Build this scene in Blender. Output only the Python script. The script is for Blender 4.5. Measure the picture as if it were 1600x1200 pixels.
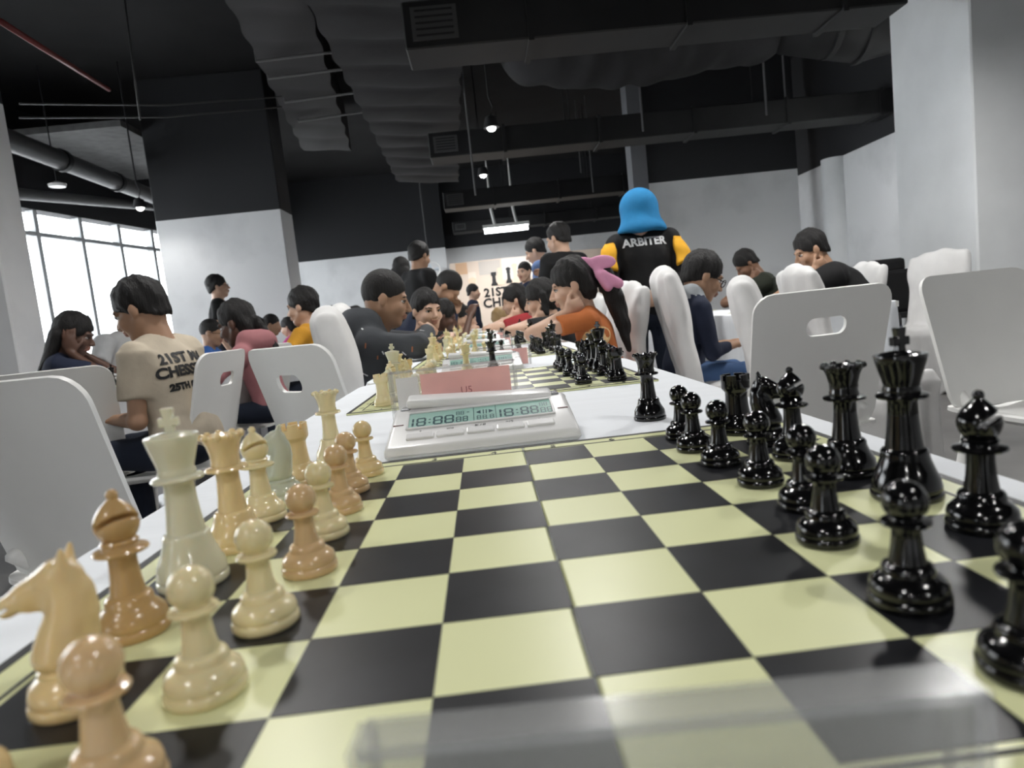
import bpy, bmesh, math, random
import numpy as np
from mathutils import Vector, Matrix, Euler
from mathutils.bvhtree import BVHTree
random.seed(5)
for o in list(bpy.data.objects): bpy.data.objects.remove(o)
SC = bpy.context.scene
COL = SC.collection
PI = math.pi
T = 0.75                      # table height
# ------------------------------------------------------------------ camera
CAM_ROT = (1.46780755, 0.10613771, -0.0445452)
CAM_LOC = Vector((-0.02544057, -0.39343012, T + 0.12897562 + .0034))
FPX = 1045.487                # focal length in pixels of the 1600 px wide frame
cd = bpy.data.cameras.new('camera'); cam = bpy.data.objects.new('camera', cd); COL.objects.link(cam)
cam.location = CAM_LOC; cam.rotation_euler = CAM_ROT
cd.sensor_width = 36; cd.lens = 36 * FPX / 1600; cd.clip_start = 0.01; cd.clip_end = 200
cd.dof.use_dof = True; cd.dof.focus_distance = 1.0; cd.dof.aperture_fstop = 9.5
SC.camera = cam
RM = Euler(CAM_ROT, 'XYZ').to_matrix()
def ray(px, py): return RM @ Vector(((px - 800) / FPX, -(py - 600) / FPX, -1.0))
def at(px, py, D):            # the point seen at a pixel, on the upright plane D metres ahead of the camera
    d = ray(px, py); return CAM_LOC + d * (D / d.y)
def onz(px, py, z):           # the point seen at a pixel, at height z
    d = ray(px, py); return CAM_LOC + d * ((z - CAM_LOC.z) / d.z)
# ------------------------------------------------------------------ world and light
SC.view_settings.view_transform = 'Standard'; SC.view_settings.look = 'None'
SC.view_settings.gamma = 1.0; SC.view_settings.exposure = 0.08
SC.view_settings.use_curve_mapping = False
w = bpy.data.worlds.new('overcast'); SC.world = w; w.use_nodes = True
bg = w.node_tree.nodes['Background']; bg.inputs[0].default_value = (0.93, 0.97, 1.0, 1); bg.inputs[1].default_value = 9.0
LIGHTS = dict(lamp=100.0, tube=80.0)

# ------------------------------------------------------------------ materials
MATS = {}
def mat(name, col=(.5, .5, .5), rough=.5, metal=0., vary=.0, vscale=8., bump=0., bscale=40., trans=0., sss=0., coat=0., emit=None, es=0., ior=1.45, stretch=None, alpha=1.):
    if name in MATS: return MATS[name]
    m = bpy.data.materials.new(name); m.use_nodes = True; nt = m.node_tree; b = nt.nodes['Principled BSDF']
    c4 = (col[0], col[1], col[2], 1)
    b.inputs['Base Color'].default_value = c4; b.inputs['Roughness'].default_value = rough; b.inputs['Metallic'].default_value = metal
    b.inputs['IOR'].default_value = ior; b.inputs['Alpha'].default_value = alpha
    if trans: b.inputs['Transmission Weight'].default_value = trans
    if sss:
        b.inputs['Subsurface Weight'].default_value = sss; b.inputs['Subsurface Radius'].default_value = (.6, .4, .25); b.inputs['Subsurface Scale'].default_value = .008
    if coat: b.inputs['Coat Weight'].default_value = coat; b.inputs['Coat Roughness'].default_value = .12
    if emit: b.inputs['Emission Color'].default_value = (*emit, 1); b.inputs['Emission Strength'].default_value = es
    if vary or bump:
        tc = nt.nodes.new('ShaderNodeTexCoord'); mp = nt.nodes.new('ShaderNodeMapping'); nt.links.new(tc.outputs['Object'], mp.inputs[0])
        if stretch: mp.inputs['Scale'].default_value = stretch
    if vary:
        n = nt.nodes.new('ShaderNodeTexNoise'); n.inputs['Scale'].default_value = vscale; n.inputs['Detail'].default_value = 4
        nt.links.new(mp.outputs[0], n.inputs['Vector'])
        r = nt.nodes.new('ShaderNodeMapRange'); r.inputs[1].default_value = .3; r.inputs[2].default_value = .7
        r.inputs[3].default_value = 1 - vary; r.inputs[4].default_value = 1 + vary
        nt.links.new(n.outputs[0], r.inputs[0])
        x = nt.nodes.new('ShaderNodeVectorMath'); x.operation = 'SCALE'; x.inputs[0].default_value = col
        nt.links.new(r.outputs[0], x.inputs['Scale']); nt.links.new(x.outputs[0], b.inputs['Base Color'])
    if bump:
        n2 = nt.nodes.new('ShaderNodeTexNoise'); n2.inputs['Scale'].default_value = bscale; n2.inputs['Detail'].default_value = 5
        nt.links.new(mp.outputs[0], n2.inputs['Vector'])
        bp = nt.nodes.new('ShaderNodeBump'); bp.inputs['Strength'].default_value = bump; bp.inputs['Distance'].default_value = .01
        nt.links.new(n2.outputs[0], bp.inputs['Height']); nt.links.new(bp.outputs[0], b.inputs['Normal'])
    MATS[name] = m; return m
H_PAINT = 2.6
def wall_mat():               # white paint up to a level line, black above, scuffs
    m = bpy.data.materials.new('two_tone_wall_paint'); m.use_nodes = True; nt = m.node_tree; b = nt.nodes['Principled BSDF']
    g = nt.nodes.new('ShaderNodeNewGeometry'); s = nt.nodes.new('ShaderNodeSeparateXYZ'); nt.links.new(g.outputs['Position'], s.inputs[0])
    gt = nt.nodes.new('ShaderNodeMath'); gt.operation = 'GREATER_THAN'; gt.inputs[1].default_value = H_PAINT; nt.links.new(s.outputs['Z'], gt.inputs[0])
    n = nt.nodes.new('ShaderNodeTexNoise'); n.inputs['Scale'].default_value = 1.3; n.inputs['Detail'].default_value = 6; nt.links.new(g.outputs['Position'], n.inputs['Vector'])
    cr = nt.nodes.new('ShaderNodeValToRGB'); cr.color_ramp.elements[0].position = .25; cr.color_ramp.elements[0].color = (.60, .61, .62, 1)
    cr.color_ramp.elements[1].position = .5; cr.color_ramp.elements[1].color = (.76, .77, .78, 1); nt.links.new(n.outputs[0], cr.inputs[0])
    mx = nt.nodes.new('ShaderNodeMix'); mx.data_type = 'RGBA'; nt.links.new(gt.outputs[0], mx.inputs[0]); nt.links.new(cr.outputs[0], mx.inputs[6]); mx.inputs[7].default_value = (.015, .016, .019, 1)
    nt.links.new(mx.outputs[2], b.inputs['Base Color']); b.inputs['Roughness'].default_value = .75
    return m
WALL = wall_mat()
COLUMN = mat('white_column_paint', (.72, .74, .75), .7, vary=.06, vscale=2)
BLACKP = mat('black_paint', (.013, .013, .015), .7, vary=.3, vscale=3)
CEIL = mat('black_ceiling', (.008, .008, .009), .9, vary=.4, vscale=1.5)
DUCT = mat('black_duct_metal', (.008, .0085, .0095), .6, metal=.0, vary=.3, vscale=3)
CLOTHDUCT = mat('black_duct_fabric', (.020, .020, .022), .8, vary=.25, vscale=2, bump=.3, bscale=6)
FLOOR = mat('grey_floor', (.16, .155, .15), .35, vary=.25, vscale=2.5)
CLOTH = mat('white_tablecloth', (.85, .88, .92), .75, vary=.02, vscale=5, bump=.12, bscale=18, stretch=(1, 6, 1))
COVER = mat('white_chair_cover', (.72, .715, .71), .8, vary=.04, vscale=10, bump=.25, bscale=9)
PLASTIC = mat('white_plastic', (.84, .84, .82), .38, vary=.03, vscale=4)
STEEL = mat('brushed_steel', (.5, .5, .5), .3, metal=.9)
YEL = mat('board_yellow', (.78, .80, .46), .33, vary=.03, vscale=9)
DARK = mat('board_black', (.012, .0125, .015), .36, vary=.35, vscale=30); DARK.node_tree.nodes['Principled BSDF'].inputs['Specular IOR Level'].default_value = .28
INK = mat('black_ink', (.012, .012, .013), .5)
BLACKPC = mat('black_piece', (.004, .004, .0045), .12, coat=.4)
IV = [mat('ivory_piece', (.80, .70, .42), .2, sss=.25, coat=.3), mat('tan_piece', (.66, .46, .25), .2, sss=.25, coat=.3),
      mat('pale_ivory_piece', (.72, .70, .52), .2, sss=.25, coat=.3), mat('honey_piece', (.78, .60, .32), .2, sss=.25, coat=.3),
      mat('greyish_piece', (.55, .58, .46), .2, sss=.25, coat=.3), mat('brown_tan_piece', (.52, .34, .15), .22, sss=.2, coat=.3)]
ACRYL = mat('clear_acrylic', (.97, .98, .98), .06, trans=1., ior=1.06)
EDGEAC = mat('acrylic_edge', (.75, .77, .77), .15, trans=.75, ior=1.2)
CORAL = mat('coral_card', (1., .52, .46), .7, vary=.06, vscale=40)
CLOCKW = mat('clock_white', (.78, .78, .775), .3, coat=.15)
LCD = mat('lcd_glass', (.27, .47, .41), .4, vary=.04)
LCDINK = mat('lcd_segment', (.016, .06, .075), .3)
BTN = mat('button_white', (.80, .80, .80), .25)
REDM = mat('dark_red_mark', (.10, .02, .02), .5)
SILVER = mat('silver_rim', (.45, .46, .48), .25, metal=.6)
HAIR = mat('black_hair', (.007, .006, .006), .62, bump=.8, bscale=70, stretch=(3, 3, .5))
HAIRB = mat('blond_hair', (.33, .22, .10), .5)
SK = {'a': mat('skin_light', (.56, .36, .26), .5, sss=.1), 'b': mat('skin_tan', (.40, .235, .15), .5, sss=.1), 'c': mat('skin_dark', (.10, .05, .034), .5), 'd': mat('skin_deep', (.20, .105, .065), .5)}
LIP = mat('lips', (.36, .17, .125), .5)
EYEW = mat('eye_white', (.7, .68, .65), .2); IRIS = mat('iris', (.012, .008, .006), .15)
def cloth_col(name, col, **k): return mat(name, col, k.pop('rough', .85), vary=.08, vscale=14, bump=.25, bscale=25)
JEANS = cloth_col('blue_jeans', (.06, .12, .26)); NAVY = cloth_col('navy_fabric', (.012, .018, .035)); BLK = cloth_col('black_fabric', (.006, .006, .007))

# ------------------------------------------------------------------ object helpers
def mesh(name, V, F, smooth=False, mats=None, mi=None):
    m = bpy.data.meshes.new(name); m.from_pydata([tuple(v) for v in V], [], [tuple(f) for f in F])
    if mats:
        for x in (mats if isinstance(mats, (list, tuple)) else [mats]): m.materials.append(x)
    if mi is not None: m.polygons.foreach_set('material_index', mi)
    if smooth: m.polygons.foreach_set('use_smooth', [True] * len(m.polygons))
    m.update(); return m
def link(name, me, parent=None, loc=(0, 0, 0), rot=(0, 0, 0), scale=None):
    o = bpy.data.objects.new(name, me); COL.objects.link(o); o.location = loc; o.rotation_euler = rot
    if scale: o.scale = scale
    if parent: o.parent = parent
    return o
def tag(o, label, cat, group=None, kind=None):
    o['label'] = label
    if cat: o['category'] = cat
    if group: o['group'] = group
    if kind: o['kind'] = kind
    return o
def thing(name, label, cat, loc=(0, 0, 0), rz=0., group=None):
    o = bpy.data.objects.new(name, None); COL.objects.link(o); o.location = loc; o.rotation_euler = (0, 0, rz); o.empty_display_size = .05
    return tag(o, label, cat, group)
def struct(o, label=None):
    o['kind'] = 'structure'
    if label: o['label'] = label
    return o
class MB:
    def __init__(s): s.V = []; s.F = []; s.M = []
    def add(s, V, F, mi=0):
        n = len(s.V); s.V += [Vector(v) for v in V]; s.F += [tuple(i + n for i in f) for f in F]; s.M += [mi] * len(F); return s
    def box(s, lo, hi, mi=0, M=None):
        V = [Vector((x, y, z)) for x in (lo[0], hi[0]) for y in (lo[1], hi[1]) for z in (lo[2], hi[2])]
        if M is not None: V = [M @ v for v in V]
        return s.add(V, [(0, 1, 3, 2), (4, 6, 7, 5), (0, 4, 5, 1), (2, 3, 7, 6), (0, 2, 6, 4), (1, 5, 7, 3)], mi)
    def tube(s, pts, r, n=8, mi=0, cap=True):
        pts = [Vector(p) for p in pts]; rr = r if isinstance(r, (list, tuple)) else [r] * len(pts); V = []; F = []
        for i, p in enumerate(pts):
            d = (pts[min(i + 1, len(pts) - 1)] - pts[max(i - 1, 0)]).normalized()
            a = d.cross(Vector((0, 0, 1)) if abs(d.z) < .95 else Vector((1, 0, 0))).normalized(); b = d.cross(a)
            V += [p + (a * math.cos(2 * PI * k / n) + b * math.sin(2 * PI * k / n)) * rr[i] for k in range(n)]
        for i in range(len(pts) - 1):
            for k in range(n): F.append((i * n + k, i * n + (k + 1) % n, (i + 1) * n + (k + 1) % n, (i + 1) * n + k))
        if cap: F.append(tuple(range(n - 1, -1, -1))); F.append(tuple((len(pts) - 1) * n + k for k in range(n)))
        return s.add(V, F, mi)
    def lathe(s, prof, n=32, mi=0, c=(0, 0, 0)):
        V = []; F = []; c = Vector(c)
        for r, z in prof: V += [c + Vector((r * math.cos(2 * PI * k / n), r * math.sin(2 * PI * k / n), z)) for k in range(n)]
        for i in range(len(prof) - 1):
            for k in range(n): F.append((i * n + k, i * n + (k + 1) % n, (i + 1) * n + (k + 1) % n, (i + 1) * n + k))
        if prof[0][0] > 1e-6: F.append(tuple(range(n - 1, -1, -1)))
        if prof[-1][0] > 1e-6: F.append(tuple((len(prof) - 1) * n + k for k in range(n)))
        return s.add(V, F, mi)
    def prism(s, poly, z0, z1, mi=0, M=None):
        n = len(poly); V = [Vector((x, y, z)) for z in (z0, z1) for x, y in poly]
        if M is not None: V = [M @ v for v in V]
        return s.add(V, [tuple(range(n - 1, -1, -1)), tuple(range(n, 2 * n))] + [(k, (k + 1) % n, n + (k + 1) % n, n + k) for k in range(n)], mi)
    def me(s, name, mats, smooth=False, bevel=0., seg=2, angle=None):
        m = mesh(name, s.V, s.F, smooth, mats, s.M if max(s.M or [0]) else None)
        if bevel:
            bm = bmesh.new(); bm.from_mesh(m)
            bmesh.ops.recalc_face_normals(bm, faces=bm.faces)
            ed = [e for e in bm.edges if len(e.link_faces) == 2 and e.calc_face_angle(0) > .6]
            bmesh.ops.bevel(bm, geom=ed, offset=bevel, segments=seg, affect='EDGES', profile=.5)
            bm.to_mesh(m); bm.free()
        if smooth and angle is not None: m.set_sharp_from_angle(angle=angle)
        return m
    def obj(s, name, mats, parent=None, loc=(0, 0, 0), rot=(0, 0, 0), smooth=False, bevel=0., seg=2, angle=None):
        return link(name, s.me(name, mats, smooth, bevel, seg, angle), parent, loc, rot)
def text_mesh(body, size, mat_, extrude=.0, align='CENTER', bold=0., font_space=1.):
    cu = bpy.data.curves.new('lettering', 'FONT'); cu.body = body; cu.size = size; cu.align_x = align; cu.extrude = extrude; cu.offset = bold; cu.space_character = font_space
    cu.resolution_u = 3
    o = bpy.data.objects.new('lettering', cu); COL.objects.link(o)
    dg = bpy.context.evaluated_depsgraph_get(); me = bpy.data.meshes.new_from_object(o.evaluated_get(dg)); bpy.data.objects.remove(o)
    me.materials.clear(); me.materials.append(mat_); return me

# ------------------------------------------------------------------ signed-distance modelling (surface nets)
def rotm(rx=0, ry=0, rz=0): return np.array(Euler((rx, ry, rz), 'XYZ').to_matrix(), dtype=np.float32)
class Sdf:
    def __init__(s): s.P = []
    def cap(s, a, b, ra, rb=None, k=.02, tag=0): s.P.append(('cap', np.array(a, 'f4'), np.array(b, 'f4'), ra, ra if rb is None else rb, k, tag)); return s
    def cyl(s, a, b, ra, rb=None, k=.02, tag=0): s.P.append(('cyl', np.array(a, 'f4'), np.array(b, 'f4'), ra, ra if rb is None else rb, k, tag)); return s
    def ell(s, c, r, M=None, k=.02, tag=0): s.P.append(('ell', np.array(c, 'f4'), np.array(r, 'f4'), M, None, k, tag)); return s
    def box(s, c, hf, M=None, rd=.01, k=.02, tag=0): s.P.append(('box', np.array(c, 'f4'), np.array(hf, 'f4'), M, rd, k, tag)); return s
    def cut(s, kind, *a, k=.01, M=None): s.P.append(('-' + kind, *[np.array(x, 'f4') for x in a], M, None, k, -1)); return s
    def plane(s, p, n, k=.004): s.P.append(('pl', np.array(p, 'f4'), np.array(n, 'f4') / np.linalg.norm(n), None, None, k, -1)); return s   # keeps the side n points to
    def dist(s, q, P):
        kd = q[0].lstrip('-')
        if kd in ('cap', 'cyl'):
            a, b = q[1], q[2]; ba = b - a; L2 = float(ba @ ba) + 1e-9; pa = [P[i] - a[i] for i in range(3)]
            h = (pa[0] * ba[0] + pa[1] * ba[1] + pa[2] * ba[2]) / L2; hc = np.clip(h, 0, 1)
            d = np.sqrt(sum((pa[i] - ba[i] * hc) ** 2 for i in range(3))) if kd == 'cap' else np.sqrt(sum((pa[i] - ba[i] * h) ** 2 for i in range(3)))
            d = d - (q[3] + (q[4] - q[3]) * hc)
            if kd == 'cyl': d = np.maximum(d, np.abs(h - .5) * math.sqrt(L2) - .5 * math.sqrt(L2))
            return d
        L = [P[i] - q[1][i] for i in range(3)]
        if kd == 'pl': return -(L[0] * q[2][0] + L[1] * q[2][1] + L[2] * q[2][2])
        M = q[3]
        if M is not None: L = [L[0] * M[0][i] + L[1] * M[1][i] + L[2] * M[2][i] for i in range(3)]
        r = q[2]
        if kd == 'ell':
            k0 = np.sqrt(sum((L[i] / r[i]) ** 2 for i in range(3))); k1 = np.sqrt(sum((L[i] / (r[i] * r[i])) ** 2 for i in range(3))) + 1e-6
            return k0 * (k0 - 1) / k1
        rd = q[4] or 0.
        qq = [np.abs(L[i]) - (r[i] - rd) for i in range(3)]
        return np.sqrt(sum(np.maximum(x, 0) ** 2 for x in qq)) + np.minimum(np.maximum(qq[0], np.maximum(qq[1], qq[2])), 0) - rd
    def bounds(s, q):
        kd = q[0]
        if kd in ('cap', 'cyl'):
            R = max(q[3], q[4]); return np.minimum(q[1], q[2]) - R, np.maximum(q[1], q[2]) + R
        r = q[2] if q[3] is None else np.full(3, np.linalg.norm(q[2]) if 'box' in kd else q[2].max(), 'f4')
        return q[1] - r, q[1] + r
    def build(s, h, disp=None):
        add = [q for q in s.P if q[0][0] not in '-p']; B = [s.bounds(q) for q in add]
        lo = np.min([b[0] for b in B], 0) - 4 * h; hi = np.max([b[1] for b in B], 0) + 4 * h
        n = np.ceil((hi - lo) / h).astype(int) + 1
        ax = [(lo[i] + h * np.arange(n[i])).astype('f4') for i in range(3)]
        D = np.full(n, .2, 'f4'); TG = np.zeros(n, 'i1')
        for q in s.P:
            if q[0] == 'pl': sl = tuple(slice(0, n[i]) for i in range(3))
            else:
                b = s.bounds(q); mg = max(q[5] * 1.2, 0) + 3 * h
                i0 = np.maximum(np.floor((b[0] - mg - lo) / h).astype(int), 0); i1 = np.minimum(np.ceil((b[1] + mg - lo) / h).astype(int) + 1, n)
                if (i1 <= i0).any(): continue
                sl = tuple(slice(i0[i], i1[i]) for i in range(3))
            P = [ax[0][sl[0]][:, None, None], ax[1][sl[1]][None, :, None], ax[2][sl[2]][None, None, :]]
            d = s.dist(q, P).astype('f4'); cur = D[sl]; k = max(q[5], 1e-4)
            if q[0][0] in '-p':
                e = d if q[0] == 'pl' else -d
                hh = np.maximum(k - np.abs(cur - e), 0) / k; D[sl] = np.maximum(cur, e) + hh * hh * k * .25
            else:
                tg = TG[sl]; tg[d < cur] = q[6]
                hh = np.maximum(k - np.abs(cur - d), 0) / k; D[sl] = np.minimum(cur, d) - hh * hh * k * .25
        if disp is not None: D = D + disp(ax[0][:, None, None], ax[1][None, :, None], ax[2][None, None, :]).astype('f4')
        return nets(D, TG, lo, h)
def nets(D, TG, lo, h):
    S = D < 0; n = np.array(D.shape)
    a = S[:-1, :-1, :-1]; al = a.copy(); an = a.copy()
    for i in (0, 1):
        for j in (0, 1):
            for k in (0, 1):
                c = S[i:n[0] - 1 + i, j:n[1] - 1 + j, k:n[2] - 1 + k]; al &= c; an |= c
    act = an & ~al; I = np.argwhere(act); idx = np.full(act.shape, -1, 'i4'); idx[act] = np.arange(len(I))
    acc = np.zeros((len(I), 3), 'f4'); cnt = np.zeros(len(I), 'f4')
    cor = [(i, j, k) for i in (0, 1) for j in (0, 1) for k in (0, 1)]
    val = {c: D[I[:, 0] + c[0], I[:, 1] + c[1], I[:, 2] + c[2]] for c in cor}
    for c in cor:
        for axn in range(3):
            if c[axn] == 0:
                e = list(c); e[axn] = 1; e = tuple(e); v0, v1 = val[c], val[e]; m = (v0 < 0) != (v1 < 0)
                t = np.where(m, v0 / np.where(m, v0 - v1, 1), 0); p = np.tile(np.array(c, 'f4'), (len(I), 1)); p[:, axn] += t
                acc += p * m[:, None]; cnt += m
    V = (I + acc / cnt[:, None]) * h + lo
    near = np.round(I + acc / cnt[:, None]).astype(int); tg = TG[near[:, 0], near[:, 1], near[:, 2]]
    Fs = []
    for axn in range(3):
        o1, o2 = [(1, 2), (2, 0), (0, 1)][axn]
        s0 = [slice(None)] * 3; s1 = [slice(None)] * 3; s0[axn] = slice(0, -1); s1[axn] = slice(1, None)
        A = S[tuple(s0)]; Bb = S[tuple(s1)]; E = np.argwhere(A != Bb)
        ok = (E[:, o1] > 0) & (E[:, o2] > 0) & (E[:, o1] < n[o1] - 1) & (E[:, o2] < n[o2] - 1); E = E[ok]
        inside = A[E[:, 0], E[:, 1], E[:, 2]]
        def cell(d1, d2):
            q = E.copy(); q[:, o1] -= d1; q[:, o2] -= d2; return idx[q[:, 0], q[:, 1], q[:, 2]]
        Q = np.stack([cell(1, 1), cell(0, 1), cell(0, 0), cell(1, 0)], 1); Q[~inside] = Q[~inside][:, ::-1]; Fs.append(Q)
    return V, np.concatenate(Fs), tg
def sdf_mesh(name, sdf, h, mats, disp=None):
    V, F, tg = sdf.build(h, disp); m = bpy.data.meshes.new(name)
    m.vertices.add(len(V)); m.vertices.foreach_set('co', V.astype('f4').ravel())
    m.loops.add(len(F) * 4); m.loops.foreach_set('vertex_index', F.astype('i4').ravel())
    m.polygons.add(len(F)); m.polygons.foreach_set('loop_start', np.arange(len(F), dtype='i4') * 4)
    for x in (mats if isinstance(mats, (list, tuple)) else [mats]): m.materials.append(x)
    mi = np.clip(tg[F[:, 0]], 0, len(m.materials) - 1).astype('i4'); m.polygons.foreach_set('material_index', mi)
    m.polygons.foreach_set('use_smooth', np.ones(len(F), bool)); m.update(calc_edges=True); m.validate(); return m
# ================================================================== the hall
ZC = 4.4
fl = MB().box((-9.5, -7.2, -.1), (6, 17, 0)).obj('floor', FLOOR); struct(fl, 'dark grey hall floor')
ce = MB().box((-9.5, -7.2, ZC), (6, 17, ZC + .15)).obj('ceiling', CEIL); struct(ce, 'black painted open ceiling')
XB = 5.25; YB = 15.8
p697 = at(697, 400, YB + .39 - .35).x; p760 = at(760, 400, YB + .39).x
struct(MB().box((-5.3, YB - .35, 0), (p697, YB + .3, ZC)).obj('wall_back', WALL), 'white wall with black upper part behind the seated rows')
struct(MB().box((p697, YB, 0), (XB + .1, YB + .3, ZC)).obj('wall_back_recess', WALL), 'white and black wall behind the banner')
struct(MB().box((XB, -7, 0), (XB + .2, YB, ZC)).obj('wall_right', WALL), 'right side wall, white below and black above')
struct(MB().box((-9.3, -7.1, 0), (XB + .2, -6.9, ZC)).obj('wall_front', WALL), 'wall behind the viewer')
xa = at(1012, 300, 10.1).x; xb = at(1248, 300, 10.1).x; YF = 10.1 + CAM_LOC.y
struct(MB().box((xa, YF, 0), (xb, YF + .35, ZC)).obj('wall_partition', WALL), 'grey-white partition wall behind the arbiter')
x0 = at(987, 215, 10).x; x1 = at(1009, 215, 10).x
struct(MB().box((x0 - .02, YF - .05, H_PAINT - .2), (x1, YF + .28, ZC)).obj('trim_1', mat('grey_steel_column', (.16, .165, .18), .5)), 'slim grey steel column above the partition end')
cy = at(1312, 330, 9.6); struct(MB().lathe([(.17, 0), (.17, H_PAINT)], 20, c=(XB - .05, cy.y, 0)).obj('trim_2', COLUMN, smooth=True, angle=.6), 'round white pilaster on the right wall')
# big left pillar, near left pillar, near right pillar
D = 9.2; a = at(245, 360, D); b = at(441, 347, D); yy = D + CAM_LOC.y
struct(MB().box((a.x, yy, 0), (b.x, yy + .55, ZC)).obj('wall_pillar', WALL, bevel=.01, seg=1), 'massive pillar, white below and black above, beside the windows')
e = at(41, 360, 4.7); yy = 4.7 + CAM_LOC.y
struct(MB().box((e.x - 1.2, yy - .3, 0), (e.x, yy, ZC)).obj('wall_pillar_window_side', WALL, bevel=.01, seg=1), 'white pillar with scuffs and black top before the windows')
n_ = at(1521, 200, 5.2); XR = n_.x; f_ = at(1403, 200, 6.2)
struct(MB().box((XR, n_.y, 0), (XR + 1.1, n_.y + 1.0 * (XR / f_.x) , ZC)).obj('wall_pillar_white', COLUMN, bevel=.012, seg=1), 'tall white pillar reaching the ceiling')
# window facade along the left
A = Vector((-8.73, -6.0, 0)); B = Vector((-5.0, 15.8, 0)); U = (B - A).normalized(); NN = Vector((U.y, -U.x, 0)); LEN = (B - A).length
FM = Matrix(((U.x, NN.x, 0, A.x), (U.y, NN.y, 0, A.y), (0, 0, 1, 0), (0, 0, 0, 1)))   # u along, v into the room, z up
SILL, TOP, U0, U1 = .55, 3.05, 9.0, 21.6
m = MB(); m.box((0, -.25, 0), (LEN, 0, SILL), M=FM).box((0, -.25, TOP), (LEN, 0, ZC), M=FM).box((0, -.25, SILL), (U0, 0, TOP), M=FM).box((U1, -.25, SILL), (LEN, 0, TOP), M=FM)
struct(m.obj('wall_left', WALL), 'facade wall around the windows')
FRAMEM = mat('window_frame_grey', (.58, .60, .61), .5); PANE = mat('window_pane', (.8, .85, .85), .05, alpha=.07)
wn = bpy.data.objects.new('window_1', None); COL.objects.link(wn); struct(wn, 'row of tall bright windows with thin frames')
wd = .84; k = 0; u = U0
while u < U1 - .01:
    u2 = min(u + wd, U1)
    MB().box((u - .035, -.16, SILL), (u + .035, -.04, TOP), M=FM).obj('mullion', FRAMEM, wn)
    MB().box((u + .035, -.15, TOP - .36), (u2 - .035, -.05, TOP - .30), M=FM).obj('transom', FRAMEM, wn)
    MB().box((u + .035, -.104, SILL), (u2 - .035, -.098, TOP - .36), M=FM).obj('pane', PANE, wn)
    MB().box((u + .035, -.104, TOP - .30), (u2 - .035, -.098, TOP), M=FM).obj('pane', PANE, wn)
    u = u2
ld = bpy.data.lights.new('window_portal', 'AREA'); ld.shape = 'RECTANGLE'; ld.size = U1 - U0; ld.size_y = TOP - SILL; ld.cycles.is_portal = True
lo = bpy.data.objects.new('window_portal', ld); COL.objects.link(lo)
lo.matrix_world = FM @ Matrix.Translation(((U0 + U1) / 2, .02, (SILL + TOP) / 2)) @ Euler((PI / 2, 0, PI)).to_matrix().to_4x4()
# ------------------------------------------------------------------ ducts across the hall
def cross_duct(px, pyb, pyt, D, pxr, label):
    a = at(px, pyb, D); tz = at(px, pyt, D).z; r = at(pxr, pyb - (pxr - px) * .1, D)
    L = r.x - a.x; hgt = tz - a.z
    t = thing('air_duct', label, 'duct', (a.x, a.y, a.z), 0, 'rectangular ducts across the hall')
    m = MB(); m.box((0, 0, 0), (L, .42, hgt)); m.obj('duct_body', DUCT, t, bevel=.01, seg=1)
    x = .9
    while x < L:
        MB().box((x - .02, -.02, -.02), (x + .02, .44, hgt + .02)).obj('flange', DUCT, t); x += 1.15
    gw = hgt * 1.0
    g = MB().box((.06, -.015, .05), (.06 + gw, 0, hgt - .05)).obj('grille', mat('grille_grey', (.06, .06, .062), .5), t)
    for i in range(5):
        zz = .08 + (hgt - .16) * i / 4.
        MB().box((.09, -.024, zz - .006), (.03 + gw, -.015, zz + .006)).obj('slat', BLACKP, g)
    for x in (L * .3, L * .72):
        for yy in (.03, .39): MB().tube([(x, yy, hgt), (x, yy, ZC - a.z)], .008, 6).obj('hanger_rod', DUCT, t)
    return t
cross_duct(634, 78, 2, 5.0, 1420, 'long black duct with a grille, hung nearest above the long table')
cross_duct(672, 247, 208, 8.2, 1400, 'long black duct with a square grille, crossing behind the upper spot lamp')
cross_duct(694, 327, 300, 12.0, 1010, 'black duct with grille below the lower spot lamp')
cross_duct(708, 364, 347, 15.0, 1010, 'black duct with grille above the fluorescent tube')
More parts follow.
